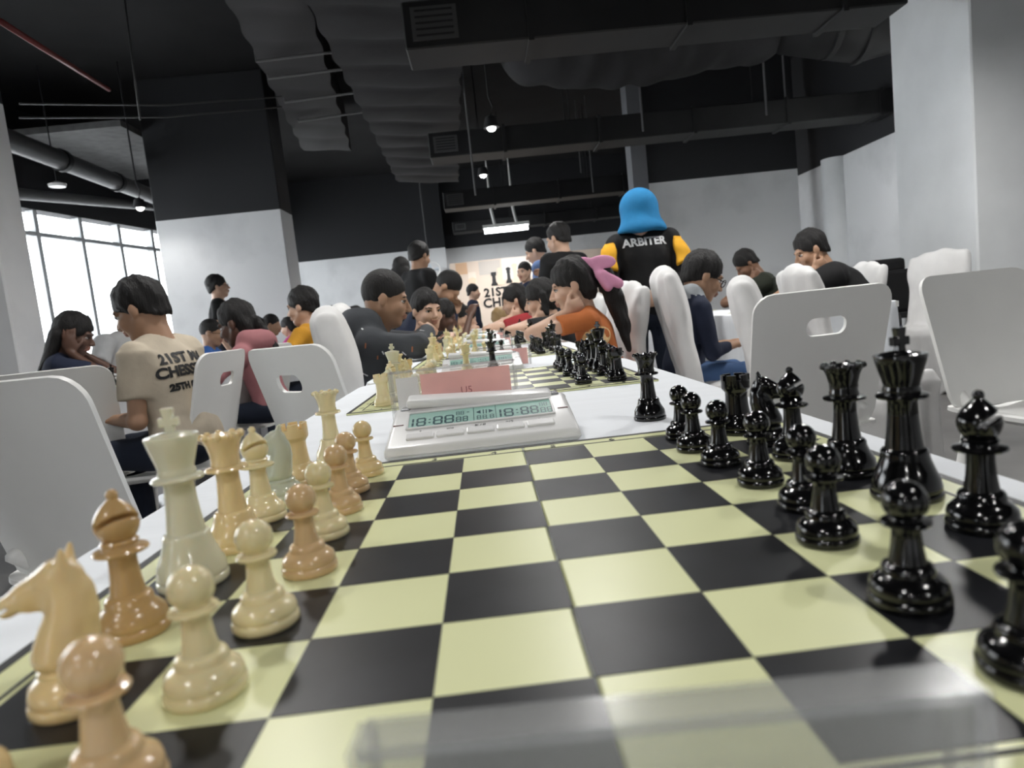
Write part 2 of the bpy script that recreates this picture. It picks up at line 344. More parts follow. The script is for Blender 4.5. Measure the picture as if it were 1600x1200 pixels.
def fabric_duct(name, label, ptsL, ptsR, z, sag, seg, matr):
    # ribbed cloth-wrapped duct: rows of scalloped panels between two edge lines (x,y)
    V = []; F = []; nx = 14; ny = seg * 8
    for j in range(ny + 1):
        t = j / ny; L = Vector(ptsL[0]).lerp(Vector(ptsL[1]), t); R = Vector(ptsR[0]).lerp(Vector(ptsR[1]), t)
        ph = (t * seg) % 1.0; rib = abs(math.sin(PI * t * seg)) ** .7
        for i in range(nx + 1):
            s = i / nx; x = L.x + (R.x - L.x) * s; y = L.y + (R.y - L.y) * s
            dz = -sag * rib * (.4 + .6 * math.sin(PI * s)) - .008 * math.sin(7 * s + j * .3)
            V.append((x + (.015 * math.sin(j * .8) if i in (0, nx) else 0), y, z + dz))
    for j in range(ny + 1):
        for s in (0, 1):
            q = Vector(V[j * (nx + 1) + (nx if s else 0)]); V.append((q.x, q.y, q.z + .55))
    n0 = (ny + 1) * (nx + 1)
    for j in range(ny):
        for i in range(nx): F.append((j * (nx + 1) + i, (j + 1) * (nx + 1) + i, (j + 1) * (nx + 1) + i + 1, j * (nx + 1) + i + 1))
        F.append((j * (nx + 1), n0 + 2 * j, n0 + 2 * j + 2, (j + 1) * (nx + 1)))
        F.append((j * (nx + 1) + nx, (j + 1) * (nx + 1) + nx, n0 + 2 * j + 3, n0 + 2 * j + 1))
        F.append((n0 + 2 * j, n0 + 2 * j + 1, n0 + 2 * j + 3, n0 + 2 * j + 2))
    F.append(tuple(range(0, nx + 1)) + (n0 + 1, n0)); q = ny * (nx + 1); F.append(tuple(range(q + nx, q - 1, -1)) + (n0 + 2 * ny, n0 + 2 * ny + 1))
    o = link(name, mesh(name, V, F, True, matr)); o.data.set_sharp_from_angle(angle=.9); return tag(o, label, 'duct')
zf = 3.45
a, b = onz(480, 5, zf), onz(622, 285, zf); c, d = onz(722, 5, zf), onz(716, 285, zf)
def ext(p, q, k): return (p + (p - q) * k)
fd = fabric_duct('wrapped_duct', 'broad duct wrapped in ribbed black fabric running along the hall', (ext(a, b, .35), b), (ext(c, d, .35), d), zf, .035, 15, CLOTHDUCT)
zf2 = 3.75
a, b = onz(385, 60, zf2), onz(474, 235, zf2); c, d = onz(498, 60, zf2), onz(548, 235, zf2)
fabric_duct('soffit_duct', 'flat grey panelled duct beside the big pillar top', (ext(a, b, .3), b), (ext(c, d, .3), d), zf2, .02, 8, mat('grey_soffit', (.035, .034, .036), .7))
for py in (93, 120, 157, 187):   # support bars under the soffit duct
    l = onz(400 + (py - 93) * .7, py + 3, zf2 - .06); r = onz(525 + (py - 93) * .45, py - 12, zf2 - .06)
    tag(MB().tube([l, r], .014, 6).tube([l, (l.x, l.y, ZC)], .008, 6).obj('support_bar', mat('dull_bar', (.12, .12, .12), .4, metal=.3)), 'thin metal bar carrying the flat panelled duct', 'bar', 'bars under the panelled duct')
# sagging fabric duct to the right and a round spiral duct
s = Sdf(); p = at(830, 85, 7.6); q = at(1175, 62, 7.6)
for i in range(9):
    c = p.lerp(q, i / 8); s.ell(c, (.34, .45, .40 - .012 * (i - 3) ** 2 if i < 7 else .24), k=.09)
s.plane((0, 0, p.z + .22), (0, 0, -1))
for i in range(9): s.box(p.lerp(q, i / 8) + Vector((0, 0, .3)), (.3, .4, .25), k=.05)
tag(link('sagging_duct', sdf_mesh('sagging_duct', s, .035, CLOTHDUCT, lambda X, Y, Z: .012 * np.sin(14 * X + 6 * Y) )), 'sagging cloth-wrapped black duct hanging behind the first long duct', 'duct')
t = thing('round_duct', 'large round black metal duct beside the white pillar', 'duct')
l = at(1255, 40, 7.2); r = at(1420, 30, 7.2); pts = [l + Vector((0, .3, .2)), l + Vector((.25, 0, .02)), (l + r) / 2 + Vector((0, 0, -.04)), r + Vector((.1, 0, .1))]
MB().tube(pts, .36, 24).obj('duct_body', DUCT, t, smooth=True, angle=.7)
for i in range(1, 3): 
    c = pts[i]; MB().tube([c - Vector((.03, 0, 0)), c + Vector((.03, 0, 0))], .375, 24).obj('joint_ring', DUCT, t, smooth=True, angle=.7)
# pipes and cables at the left
t = thing('ceiling_pipe', 'thick grey pipe running above the windows', 'pipe')
P0, P1 = at(-60, 190, 6.5), at(285, 325, 12); MB().tube([P0, P0.lerp(P1, .5), P1], .11, 14).obj('pipe', mat('grey_pipe', (.06, .06, .062), .5), t, smooth=True, angle=.8)
for k in (.3, .55, .8): c = P0.lerp(P1, k); dd = (P1 - P0).normalized() * .04; MB().tube([c - dd, c + dd], .13, 14).obj('coupling', DUCT, t, smooth=True, angle=.8)
P0, P1 = at(0, 300, 8.0), at(262, 325, 12.5); tag(MB().tube([P0, P1], .07, 12).obj('upper_window_pipe', mat('grey_pipe', (.1, .1, .1)), smooth=True, angle=.8), 'thinner pipe directly above the window heads', 'pipe')
P0, P1 = at(0, 33, 5), at(170, 140, 7.5); tag(MB().tube([P0, P1], .022, 8).obj('sprinkler_pipe', mat('red_pipe', (.16, .022, .02), .45), smooth=True), 'thin red sprinkler pipe under the black ceiling', 'pipe')
tag(MB().box((at(60, 340, 9).x - .5, at(0, 0, 8.8).y, 3.72), (at(230, 300, 9).x - .1, at(0, 0, 11.5).y, 3.80)).obj('ceiling_panel', mat('grey_panel', (.10, .10, .10), .6, vary=.3)), 'grey ceiling panel between pipes and pillar', 'panel')
for i, (x0, y0, x1, y1, D0, D1) in enumerate([(30, 162, 440, 151, 6.0, 7.5), (30, 184, 440, 167, 6.0, 7.5), (195, 0, 219, 188, 6.5, 6.5)]):
    P0, P1 = at(x0, y0, D0), at(x1, y1, D1); pm = (P0 + P1) / 2 - Vector((0, 0, .05 if i < 2 else 0))
    tag(MB().tube([P0, pm, P1], .008, 6).obj('ceiling_cable', mat('dark_cable', (.05, .05, .05), .5), smooth=True), ['upper thin cable strung before the pillar', 'lower thin cable strung before the pillar', 'single hanging cord before the pillar'][i], 'cable')
for i, (x, y0, y1, D) in enumerate([(743, 70, 305, 7.9), (1005, 60, 205, 8.0), (1198, 60, 180, 8.0), (1228, 60, 170, 8.4), (908, 140, 270, 11.8), (927, 140, 300, 11.6), (667, 335, 385, 13.5)]):
    P0, P1 = at(x, y1, D), at(x - (y1 - y0) * .06, y0, D); P1 = Vector((P0.x, P0.y, max(P1.z, P0.z + .3)))
    tag(MB().tube([P0, (P0.x, P0.y, ZC)], .012, 6).obj('hanging_rod', mat('rod_grey', (.10, .10, .105), .5)), ['pale drop wire between the two spot lamps', 'thin rod beside the steel column', 'left rod of the pair before the black wall', 'right rod of the pair before the black wall', 'short rod left of a hooked rod behind the ducts', 'hooked rod hanging behind the ducts', 'white cord hanging on the black back wall'][i], 'rod')
# ------------------------------------------------------------------ lamps
LAMPE = mat('lamp_glow', (1, 1, 1), .5, emit=(1, .98, .95), es=30.)
def spot_lamp(loc, label, group=None, power=None, vis=True):
    t = thing('spot_lamp', label, 'lamp', loc, 0, group)
    MB().lathe([(.02, .12), (.055, .10), (.075, .02), (.08, 0), (.07, 0)], 16).obj('lamp_housing', BLACKP, t, smooth=True, angle=.7)
    MB().lathe([(0.0, .004), (.068, .004)][::-1], 16).obj('lamp_lens', LAMPE, t)
    MB().lathe([(0, -.035), (.03, -.025), (.045, 0), (.04, .004)], 12).obj('bulb', LAMPE, t, smooth=True)
    MB().tube([(0, 0, .11), (.03, 0, .2), (0, 0, .3), (0, 0, ZC - loc[2])], .009, 6).obj('stem', BLACKP, t)
    l = bpy.data.lights.new('lamp_light', 'SPOT'); l.spot_size = 2.8; l.spot_blend = .7; l.energy = power or LIGHTS['lamp']; l.shadow_soft_size = .09; l.color = (1, .985, .96)
    o = bpy.data.objects.new('lamp_light', l); COL.objects.link(o); o.parent = t; o.location = (0, 0, -.10)
spot_lamp(at(768, 200, 6.8), 'bright spot lamp hanging under the sagging duct', None, 100)
spot_lamp(at(755, 274, 9.4), 'bright spot lamp above the far end of the table', None, 80)
spot_lamp(at(219, 325, 8.6), 'glowing spot lamp at the corner of the big pillar', None, 15)
for x, y, pw in ((-1.5, -1.6, 55), (1.3, -1.0, 55), (-2.0, -4.3, 150), (1.8, -4.3, 150), (-.75, 1.5, 80), (2.1, 2.6, 110), (-1.25, 2.9, 70), (.5, 3.6, 100), (3.0, 3.5, 90), (4.5, 6.3, 110)):  # all unseen; the rear and far-right pairs are added as fill light
    spot_lamp((x, y, 3.05), 'unseen ceiling spot lamp, set partly added for fill light', 'unseen spot lamps, partly added fill', pw)
l = at(90, 292, 8.5); t = thing('disc_lamp', 'small pale disc lamp, unlit, near the windows', 'lamp', l)
MB().lathe([(.0, 0), (.09, .0), (.10, .03), (.03, .06)], 16).obj('lamp_disc', PLASTIC, t, smooth=True, angle=.7); MB().tube([(0, 0, .05), (0, 0, ZC - l.z)], .008, 6).obj('stem', BLACKP, t)
a = at(757, 361, 14.2); b = at(825, 355, 14.2); t = thing('tube_lamp', 'lit fluorescent tube fixture below the far duct', 'lamp', (a + b) / 2)
hl = (b.x - a.x) / 2; MB().tube([(-hl, 0, 0), (hl, 0, 0)], .055, 12).obj('tube', mat('tube_glow', (1, 1, 1), .5, emit=(.95, .98, 1), es=9.), t, smooth=True)
MB().box((-hl - .03, -.05, .05), (hl + .03, .05, .12)).obj('fitting', PLASTIC, t)
for s_ in (-.5, .5): MB().tube([(s_ * hl, 0, .1), (s_ * hl - .05, 0, .45), (s_ * hl - .05, 0, ZC - t.location.z)], [.03, .03, .006], 8).obj('bracket', PLASTIC, t)
ld = bpy.data.lights.new('tube_light', 'AREA'); ld.shape = 'RECTANGLE'; ld.size = hl * 2; ld.size_y = .1; ld.energy = LIGHTS['tube']; lo = bpy.data.objects.new('tube_light', ld); COL.objects.link(lo); lo.parent = t; lo.location = (0, 0, -.09)
# ------------------------------------------------------------------ banner on the back wall
DBN = 15.6; a = at(702, 412, DBN); W_ = at(985, 400, DBN).x - a.x; ztop = a.z
t = thing('event_banner', 'beige event banner with chess pieces and large black title', 'banner', (a.x, a.y, 0))
MB().box((0, .01, .0), (W_, .04, ztop)).obj('banner_sheet', mat('banner_beige', (.72, .60, .50), .7), t)
def bpx(px, py): p = at(px, py, DBN); return p.x - a.x, p.z
def patch(x0, y0, x1, y1, col, nm):
    u0, z1 = bpx(x0, y0); u1, z0 = bpx(x1, y1); MB().box((u0, 0, z0), (u1, .011, min(z1, ztop))).obj('printed_square', mat(nm, col, .7), t)
patch(711, 412, 731, 428, (.62, .40, .25), 'print_tan'); patch(747, 409, 783, 427, (.55, .50, .45), 'print_grey'); patch(731, 426, 747, 460, (.80, .70, .60), 'print_cream'); patch(783, 404, 850, 430, (.82, .76, .70), 'print_white')
def sil(px, pyb, pyt, col, kind):
    u, z0 = bpx(px, pyb); z1 = bpx(px, pyt)[1]; H = z1 - z0
    P = {'rook': [(.24, 0), (.24, .12), (.15, .22), (.12, .7), (.2, .76), (.2, 1)], 'queen': [(.2, 0), (.19, .1), (.11, .25), (.09, .62), (.15, .66), (.1, .7), (.16, .93), (.04, 1)]}[kind]
    poly = [(u + r * H, z0 + z * H) for r, z in P] + [(u - r * H, z0 + z * H) for r, z in reversed(P)]
    MB().prism(poly, -.012, .0, M=Matrix(((1, 0, 0, 0), (0, 0, 1, 0), (0, 1, 0, 0), (0, 0, 0, 1)))).obj('printed_chess_piece', col, t)
tan = mat('print_pale_piece', (.80, .62, .46), .7)
sil(773, 446, 425, INK, 'rook'); sil(783, 445, 418, tan, 'queen'); sil(796, 442, 417, INK, 'queen'); sil(806, 442, 411, tan, 'queen'); sil(742, 475, 433, tan, 'queen'); sil(818, 443, 425, INK, 'rook')
for body, px, py, size in (('21ST MALAY', 757, 464, .27), ('CHESSTIVAL', 756, 481, .29)):
    me = text_mesh(body, size, INK, .002, 'LEFT', bold=.008); u, z = bpx(px, py); link('title_lettering', me, t, (u, -.004, z), (PI / 2, 0, 0))
a = at(676, 421, 15.0); t = thing('wall_fan', 'round white fan on the white back wall', 'fan', a)
MB().tube([(math.cos(k / 24 * 2 * PI) * .16, 0, math.sin(k / 24 * 2 * PI) * .16) for k in range(25)], .012, 6).obj('fan_cage', PLASTIC, t, smooth=True); MB().tube([(0, -.04, 0), (0, .3, 0)], .035, 10).obj('fan_hub', PLASTIC, t, smooth=True, angle=.7)
for k in range(3): c, s_ = math.cos(k * 2.094), math.sin(k * 2.094); MB().tube([(0, 0, 0), (.14 * c, 0, .14 * s_)], [.02, .045], 6).obj('fan_blade', mat('pale_blue_plastic', (.6, .65, .7)), t)
# ================================================================== tables and cloths
def rrect(x0l, x0r, x1l, x1r, y0, y1, r, n=10):
    C = [(x0l, y0, PI, 1.5 * PI), (x0r, y0, 1.5 * PI, 2 * PI), (x1r, y1, 0, .5 * PI), (x1l, y1, .5 * PI, PI)]; P = []
    for (x, y, a0, a1), (sx, sy) in zip(C, ((1, 1), (-1, 1), (-1, -1), (1, -1))):
        for k in range(n + 1):
            a = a0 + (a1 - a0) * k / n; P.append((x + sx * r + r * math.cos(a), y + sy * r + r * math.sin(a)))
    return P
def densify(P, d):
    O = []
    for i, p in enumerate(P):
        q = P[(i + 1) % len(P)]; L = math.dist(p, q); m = max(1, int(L / d)); O += [(p[0] + (q[0] - p[0]) * k / m, p[1] + (q[1] - p[1]) * k / m) for k in range(m)]
    return O
def table(x0l, x0r, x1l, x1r, y0, y1, tlabel, clabel, drop=.22, r=.07, cm=None):
    ym = (y0 + y1) / 2; xm = (x0l + x0r + x1l + x1r) / 4
    t = thing('folding_table', tlabel, 'table', (xm, ym, 0), 0, 'folding tables of the tournament rows')
    i = .012; top = [(x - xm, y - ym) for x, y in ((x0l + i, y0 + i), (x0r - i, y0 + i), (x1r - i, y1 - i), (x1l + i, y1 - i))]
    MB().prism(top, T - .032, T - .003).obj('table_top', PLASTIC, t)
    for sx in (-1, 1):
        for sy in (-1, 1): MB().tube([(sx * .2, sy * ((y1 - y0) / 2 - .2), 0), (sx * .2, sy * ((y1 - y0) / 2 - .25), T - .03)], .016, 8).obj('leg', STEEL, t)
    O = densify(rrect(x0l, x0r, x1l, x1r, y0, y1, r), .03); n = len(O); V = []; F = []
    nor = []
    for k in range(n):
        a = Vector(O[k - 1]); b = Vector(O[(k + 1) % n]); d = (b - a).normalized(); nor.append(Vector((d.y, -d.x)))
    rings = [(-.008, 0, 0), (-.002, -.002, 0), (.002, -.010, 0), (.004, -.06, .15), (.008, -(T - drop) * .5, .7), (.012, -(T - drop), 1.)]
    acc = 0
    for off, z, fo in rings:
        for k in range(n):
            wv = .018 * fo * (math.sin(k * .55) + .6 * math.sin(k * .23 + 2) + .4 * math.sin(k * 1.1 + 1)) ; p = Vector(O[k]) + nor[k] * (off + max(wv, -.006 if z > -.2 else wv * .3))
            V.append((p.x, p.y, T + z))
    for j in range(len(rings) - 1):
        for k in range(n): F.append((j * n + k, (j + 1) * n + k, (j + 1) * n + (k + 1) % n, j * n + (k + 1) % n))
    F.append(tuple(range(n)))
    V = [(x, y, z) for x, y, z in V]
    me = mesh('tablecloth', V, F, True, cm or CLOTH); me.set_sharp_from_angle(angle=.5); o = link('tablecloth', me); bm = bmesh.new(); bm.from_mesh(me); bmesh.ops.recalc_face_normals(bm, faces=bm.faces); bm.to_mesh(me); bm.free()
    tag(o, clabel, 'tablecloth', 'white cloths on the tournament tables')
table(-.311, .284, -.340, .312, -.75, 1.27, 'table carrying the empty clear stand and the first clock', 'white cloth under the board with the empty clear stand')
table(-.345, .318, -.355, .325, 1.30, 3.12, 'table carrying the third board of the long row', 'white cloth on the second table of the long row')
table(-.355, .325, -.36, .33, 3.15, 4.95, 'third table of the long row', 'white cloth on the third table of the long row')
table(-.36, .33, -.36, .33, 4.98, 6.8, 'fourth table of the long row, before the banner', 'white cloth on the farthest table of the long row')
LX0, LX1 = -2.32, -1.64; RX0, RX1 = 1.24, 1.82
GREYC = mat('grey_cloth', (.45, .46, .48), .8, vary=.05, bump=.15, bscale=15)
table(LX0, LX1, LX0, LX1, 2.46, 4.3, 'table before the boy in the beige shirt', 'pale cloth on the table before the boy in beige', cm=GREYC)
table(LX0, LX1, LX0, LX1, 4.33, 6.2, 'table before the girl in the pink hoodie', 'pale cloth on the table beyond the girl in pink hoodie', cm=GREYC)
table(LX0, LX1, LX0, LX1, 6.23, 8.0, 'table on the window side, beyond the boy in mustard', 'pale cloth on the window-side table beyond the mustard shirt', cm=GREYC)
table(1.36, 2.08, 1.36, 2.08, 2.90, 4.6, 'table before the man in the black shirt', 'white cloth on the table before the man in black')
table(RX0, RX1, RX0, RX1, 4.63, 6.4, 'table before the stooping man in dark green', 'white cloth on the table before the stooping man')
# ================================================================== chess boards
S = .057; HB = .2545; BT = .0032
def seg_me(name, lo, hi, m): return MB().box(lo, hi).me(name, m)
SQ = seg_me('dark_square', (-S / 2, -S / 2, 0), (S / 2, S / 2, .0004), DARK)
LETT = {}
def board(x, y, label, detail=True, rz=0., z=T):
    t = thing('chess_board', label, 'chess board', (x, y, z), rz, 'roll-out tournament boards')
    g = .0008
    for s_ in (-1, 1):
        MB().box((min(s_ * g, s_ * HB), -HB, 0), (max(s_ * g, s_ * HB), HB, BT)).obj('board_half', YEL, t, bevel=.0009, seg=1)
    if detail:
        for i in range(8):
            for j in range(8):
                if (i + j) % 2 == 1: link('dark_square', SQ, t, ((i - 3.5) * S, (j - 3.5) * S, BT - .0001))
    else:
        m = MB()
        for i in range(8):
            for j in range(8):
                if (i + j) % 2 == 1: m.box(((i - 4) * S, (j - 4) * S, BT - .0001), ((i - 3) * S, (j - 3) * S, BT + .0004))
        m.obj('dark_squares', DARK, t)
    for w0, w1, nm in ((HB - .0065, HB - .0005, 'edge_line'), (4 * S + .0028, 4 * S + .0048, 'inner_line')):
        m = MB(); zz = (BT - .0001, BT + .0003)
        for s_ in (-1, 1):
            m.box((min(s_ * w0, s_ * w1), -w1, zz[0]), (max(s_ * w0, s_ * w1), w1, zz[1])); m.box((-w0, min(s_ * w0, s_ * w1), zz[0]), (w0, max(s_ * w0, s_ * w1), zz[1]))
        m.obj(nm, INK, t)
    if detail:
        for k in range(8):
            for ch, px_, py_, rr in (('%d' % (k + 1), (k - 3.5) * S, 4 * S + .0065, 0), ('%d' % (k + 1), (k - 3.5) * S, -4 * S - .0165, 0),
                                   ('hgfedcba'[k], -4 * S - .0065, (k - 3.5) * S, PI / 2), ('hgfedcba'[k], 4 * S + .0065, (k - 3.5) * S, -PI / 2)):
                if ch not in LETT: LETT[ch] = text_mesh(ch, .013, INK, .0001)
                link('coordinate_mark', LETT[ch], t, (px_, py_, BT + .0002), (0, 0, rr))
    return t
# ================================================================== chess pieces (profiles in millimetres)
def ball(r, z, n=9, a0=-1.1): return [(r * math.cos(a0 + (PI / 2 - a0) * k / n), z + r * math.sin(a0 + (PI / 2 - a0) * k / n)) for k in range(n)] + [(0, z + r)]
FOOT = lambda R: [(R - .6, 0), (R, .8), (R, 3.6), (R - .9, 4.6), (R - .5, 5.4), (R - .7, 7.2)]
PROF = {
 'pawn': [('base', FOOT(15) + [(13.6, 9.4), (11.3, 11.4), (9.7, 12.6), (9.5, 14.8), (8.8, 15.9), (6.9, 16.8)]), ('stem', [(6.9, 16.8), (6.0, 21), (5.3, 27), (5.1, 30.4), (5.6, 31.4), (8.7, 31.9), (9.1, 32.7), (8.7, 33.5), (5.7, 34.1), (5.5, 34.8)]), ('head', ball(8.4, 41.0))],
 'rook': [('base', FOOT(16.8) + [(15.6, 10), (13.4, 13), (12.4, 15.2), (12.2, 17.4), (11.2, 18.4)]), ('tower', [(11.2, 18.4), (10.2, 26), (9.7, 34), (9.8, 37.5), (10.4, 38.6), (12.3, 41), (12.7, 42.2), (12.7, 49), (9.4, 49), (9.4, 46), (0, 46)])],
 'bishop': [('base', FOOT(16.2) + [(14.9, 10), (12.4, 12.8), (10.6, 14.4), (10.3, 17.2), (9.4, 18.6), (7.7, 19.4)]), ('stem', [(7.7, 19.4), (6.7, 26), (6.1, 34), (6.1, 37.6), (7, 38.4), (11.6, 39.2), (12.1, 40.1), (11.5, 41), (8, 41.8), (7.6, 43.2), (8.3, 44.2), (7.4, 45.4)]), ('finial', ball(2.7, 66.2, 6))],
 'queen': [('base', FOOT(18) + [(16.6, 11), (13.6, 16), (12, 20), (11.8, 22.6), (10.8, 24), (9, 24.6)]), ('stem', [(9, 24.6), (7.9, 33), (7.2, 42), (7.0, 48.6), (7.6, 49.6), (12.8, 50.6), (13.3, 51.6), (12.7, 52.6), (9, 53.6)]), ('crown', [(9, 53.6), (9.2, 55.4), (8.7, 56.6), (8.9, 61), (10.2, 66.5), (12.7, 72.4), (12.4, 73.4), (10.6, 73.2), (7, 72.5), (3, 74.5), (0, 75)])],
 'king': [('base', FOOT(19) + [(17.6, 11.5), (15.2, 17), (13.2, 22.5), (12.5, 25.6), (12.5, 27.4), (11.6, 28.8), (10.2, 29.4)]), ('stem', [(10.2, 29.4), (9.1, 38), (8.2, 48), (7.9, 56.4), (8.5, 57.4), (13.2, 58.3), (13.8, 59.4), (13.2, 60.5), (9.6, 61.5)]), ('crown', [(9.6, 61.5), (10, 63.2), (9.4, 64.6), (9.4, 66), (10.8, 71), (13.0, 78.5), (14, 82.6), (13.7, 83.4), (11.6, 83.2), (9.6, 84.4), (4, 85.4), (0, 85.6)])],
}
PM = {}
def rnd(prof):   # rounds the profile's corners once
    return [(r / 1000, z / 1000) for r, z in prof]
def build_piece_meshes(n, suffix):
    for kind, parts in PROF.items():
        PM[kind + suffix] = [(nm, MB().lathe(rnd(pf), n).me(kind + '_' + nm, BLACKPC, True, angle=.75)) for nm, pf in parts]
    m = MB()
    for q in range(6):
        a0 = q * PI / 3 + .16; a1 = (q + 1) * PI / 3 - .16; arc = [a0 + (a1 - a0) * k / 4 for k in range(5)]
        poly = [(.0127 * math.cos(a), .0127 * math.sin(a)) for a in arc] + [(.0094 * math.cos(a), .0094 * math.sin(a)) for a in reversed(arc)]; m.prism(poly, .0488, .0538)
    PM['rook' + suffix].append(('battlement', m.me('battlement', BLACKPC)))
    m = MB()
    for k in range(9):
        c = (.0118 * math.cos(k * 2 * PI / 9), .0118 * math.sin(k * 2 * PI / 9), .0726); m.lathe([(0, -.0022), (.0024, -.001), (.0026, .0006), (.0016, .0022), (0, .0026)], 8, c=c)
    PM['queen' + suffix].append(('coronet', m.me('coronet', BLACKPC, True)))
    m = MB().prism([(-.0026, .084), (.0026, .084), (.0022, .0886), (.0052, .0882), (.0052, .0934), (.0024, .093), (.0032, .0985), (-.0032, .0985), (-.0024, .093), (-.0052, .0934), (-.0052, .0882), (-.0022, .0886)], -.0024, .0024, M=Matrix(((0, 0, 1, 0), (1, 0, 0, 0), (0, 1, 0, 0), (0, 0, 0, 1))))
    PM['king' + suffix].append(('cross', m.me('cross', BLACKPC, bevel=.0006, seg=1)))
    h = .0008 if n > 20 else .0022
    s = Sdf().ell((0, 0, .0525), (.0092, .0092, .0098), k=.002).cap((0, 0, .0545), (0, 0, .0645), .0070, .0016, k=.006)
    s.cut('box', (.0082, .0, .0572), (.0088, .02, .0011), k=.0005, M=rotm(0, -.6, 0))
    PM['bishop' + suffix].append(('mitre', sdf_mesh('mitre', s, h, BLACKPC)))
    # knight: turned base and a carved horse head that faces +y
    b = MB().lathe(rnd(FOOT(16.6) + [(15.2, 10), (12.8, 12.4), (11.6, 13.6), (11.6, 15.4), (10.4, 16.6), (0, 17)]), n).me('knight_base', BLACKPC, True, angle=.75)
    s = Sdf(); mm = .001
    N = [((0, 1, 15), 10), ((0, 1.5, 20), 10.6), ((0, -.5, 27), 9.6), ((0, -3, 35), 8.2), ((0, -3.4, 42), 7.2), ((0, -1.2, 48.5), 6.8)]
    for (p, r), (q, r2) in zip(N, N[1:]): s.cap(np.array(p) * mm, np.array(q) * mm, r * mm, r2 * mm, k=.003)
    s.cap((0, .0, .0495), (0, .011, .0445), .0066, .0048, k=.003).cap((0, .011, .0445), (0, .0185, .0408), .0046, .0040, k=.002)
    s.cap((0, .003, .042), (0, .010, .041), .0046, .0034, k=.003)
    for sx in (-1, 1):
        s.cap((sx * .0034, -.003, .054), (sx * .0040, -.0042, .0598), .0026, .0010, k=.0015)
        s.ell((sx * .0052, .0035, .0490), (.0016, .0024, .0018), k=.001); s.ell((sx * .0036, .019, .0412), (.0013, .0016, .0014), k=.0008)
        s.cap((sx * .0092, .002, .021), (sx * .0060, -.0015, .040), .0016, .0012, k=.003)
    for k in range(6): s.cap((0, -.0095 + .0012 * abs(k - 2.5), .026 + k * .0048), (0, -.0045, .030 + k * .0048), .0022, .0014, k=.0018)
    s.cut('cap', (-.012, .0165, .0315), (.012, .0165, .0315)) if False else None
    s.cut('ell', (0, .0215, .0395), (.008, .006, .0007), k=.0008, M=rotm(-.35, 0, 0))
    s.plane((0, 0, .0155), (0, 0, 1))
    PM['knight' + suffix] = [('base', b), ('horse_head', sdf_mesh('horse_head', s, h, BLACKPC))]
build_piece_meshes(32, ''); build_piece_meshes(14, '_far')
def joined(kind):
    m = MB()
    for nm, me in PM[kind + '_far']:
        m.add([v.co for v in me.vertices], [tuple(p.vertices) for p in me.polygons])
    r = m.me('chess_' + kind, BLACKPC, True, angle=.75); return r
FAR = {k: joined(k) for k in ('pawn', 'rook', 'knight', 'bishop', 'queen', 'king')}
def piece(kind, mt, x, y, z, rz, label, group, far=False):
    if far:
        o = link('chess_' + kind, FAR[kind], None, (x, y, z), (0, 0, rz)); o.material_slots[0].link = 'OBJECT'; o.material_slots[0].material = mt
        return tag(o, label, 'chess piece', group)
    t = thing('chess_' + kind, label, 'chess piece', (x, y, z), rz, group)
    for nm, me in PM[kind]:
        o = link(nm, me, t); o.material_slots[0].link = 'OBJECT'; o.material_slots[0].material = mt
    return t
ORDER = ['rook', 'knight', 'bishop', 'queen', 'king', 'bishop', 'knight', 'rook']       # from the far file to the near file
FILEN = ["queen's rook", "queen's knight", "queen's bishop", 'queen', 'king', "king's bishop", "king's knight", "king's rook"]
ZB = BT + .0004
def setup(bx, by, where, group, far=True, wmats=None, moves=(), z=T, seed=0, skip=()):
    R = random.Random(seed)
    for f in range(8):
        y = by + (3.5 - f) * S
        for side, sx in (('white', -1), ('black', 1)):
            for pawn in (0, 1):
                kind = 'pawn' if pawn else ORDER[f]
                if (side, pawn, f) in skip: continue
                x = bx + sx * (2.5 if pawn else 3.5) * S; yy = y
                for mv in moves:
                    if mv[0] == side and mv[1] == pawn and mv[2] == f: x = bx + (mv[3] - 4) * S; yy = by + (4 - mv[4]) * S
                jx, jy = (R.uniform(-.004, .004), R.uniform(-.004, .004)) if far or not moves else (0, 0)
                m = BLACKPC if side == 'black' else (wmats[(f, pawn)] if wmats else R.choice([IV[0], IV[0], IV[3], IV[2]]))
                col = 'glossy black' if side == 'black' else ('ivory' if m in (IV[0], IV[2], IV[4]) else 'tan')
                lab = f"{col} {FILEN[f]} pawn, {where}" if pawn else f"{col} {FILEN[f] if kind not in ('queen', 'king') else kind}, {where}"
                piece(kind, m, x + jx, yy + jy, z + ZB, (PI / 2 if side == 'white' else -PI / 2) + R.uniform(-.5, .5) if kind != 'bishop' else -.75, lab, group, far)
board(0, 0, 'yellow and black board behind the empty clear stand')
wm = {(7, 0): IV[3], (6, 0): IV[3], (5, 0): IV[5], (4, 0): IV[2], (3, 0): IV[3], (2, 0): IV[0], (1, 0): IV[4], (0, 0): IV[3],
      (7, 1): IV[1], (6, 1): IV[0], (5, 1): IV[0], (4, 1): IV[1], (3, 1): IV[0], (2, 1): IV[1], (1, 1): IV[1], (0, 1): IV[3]}
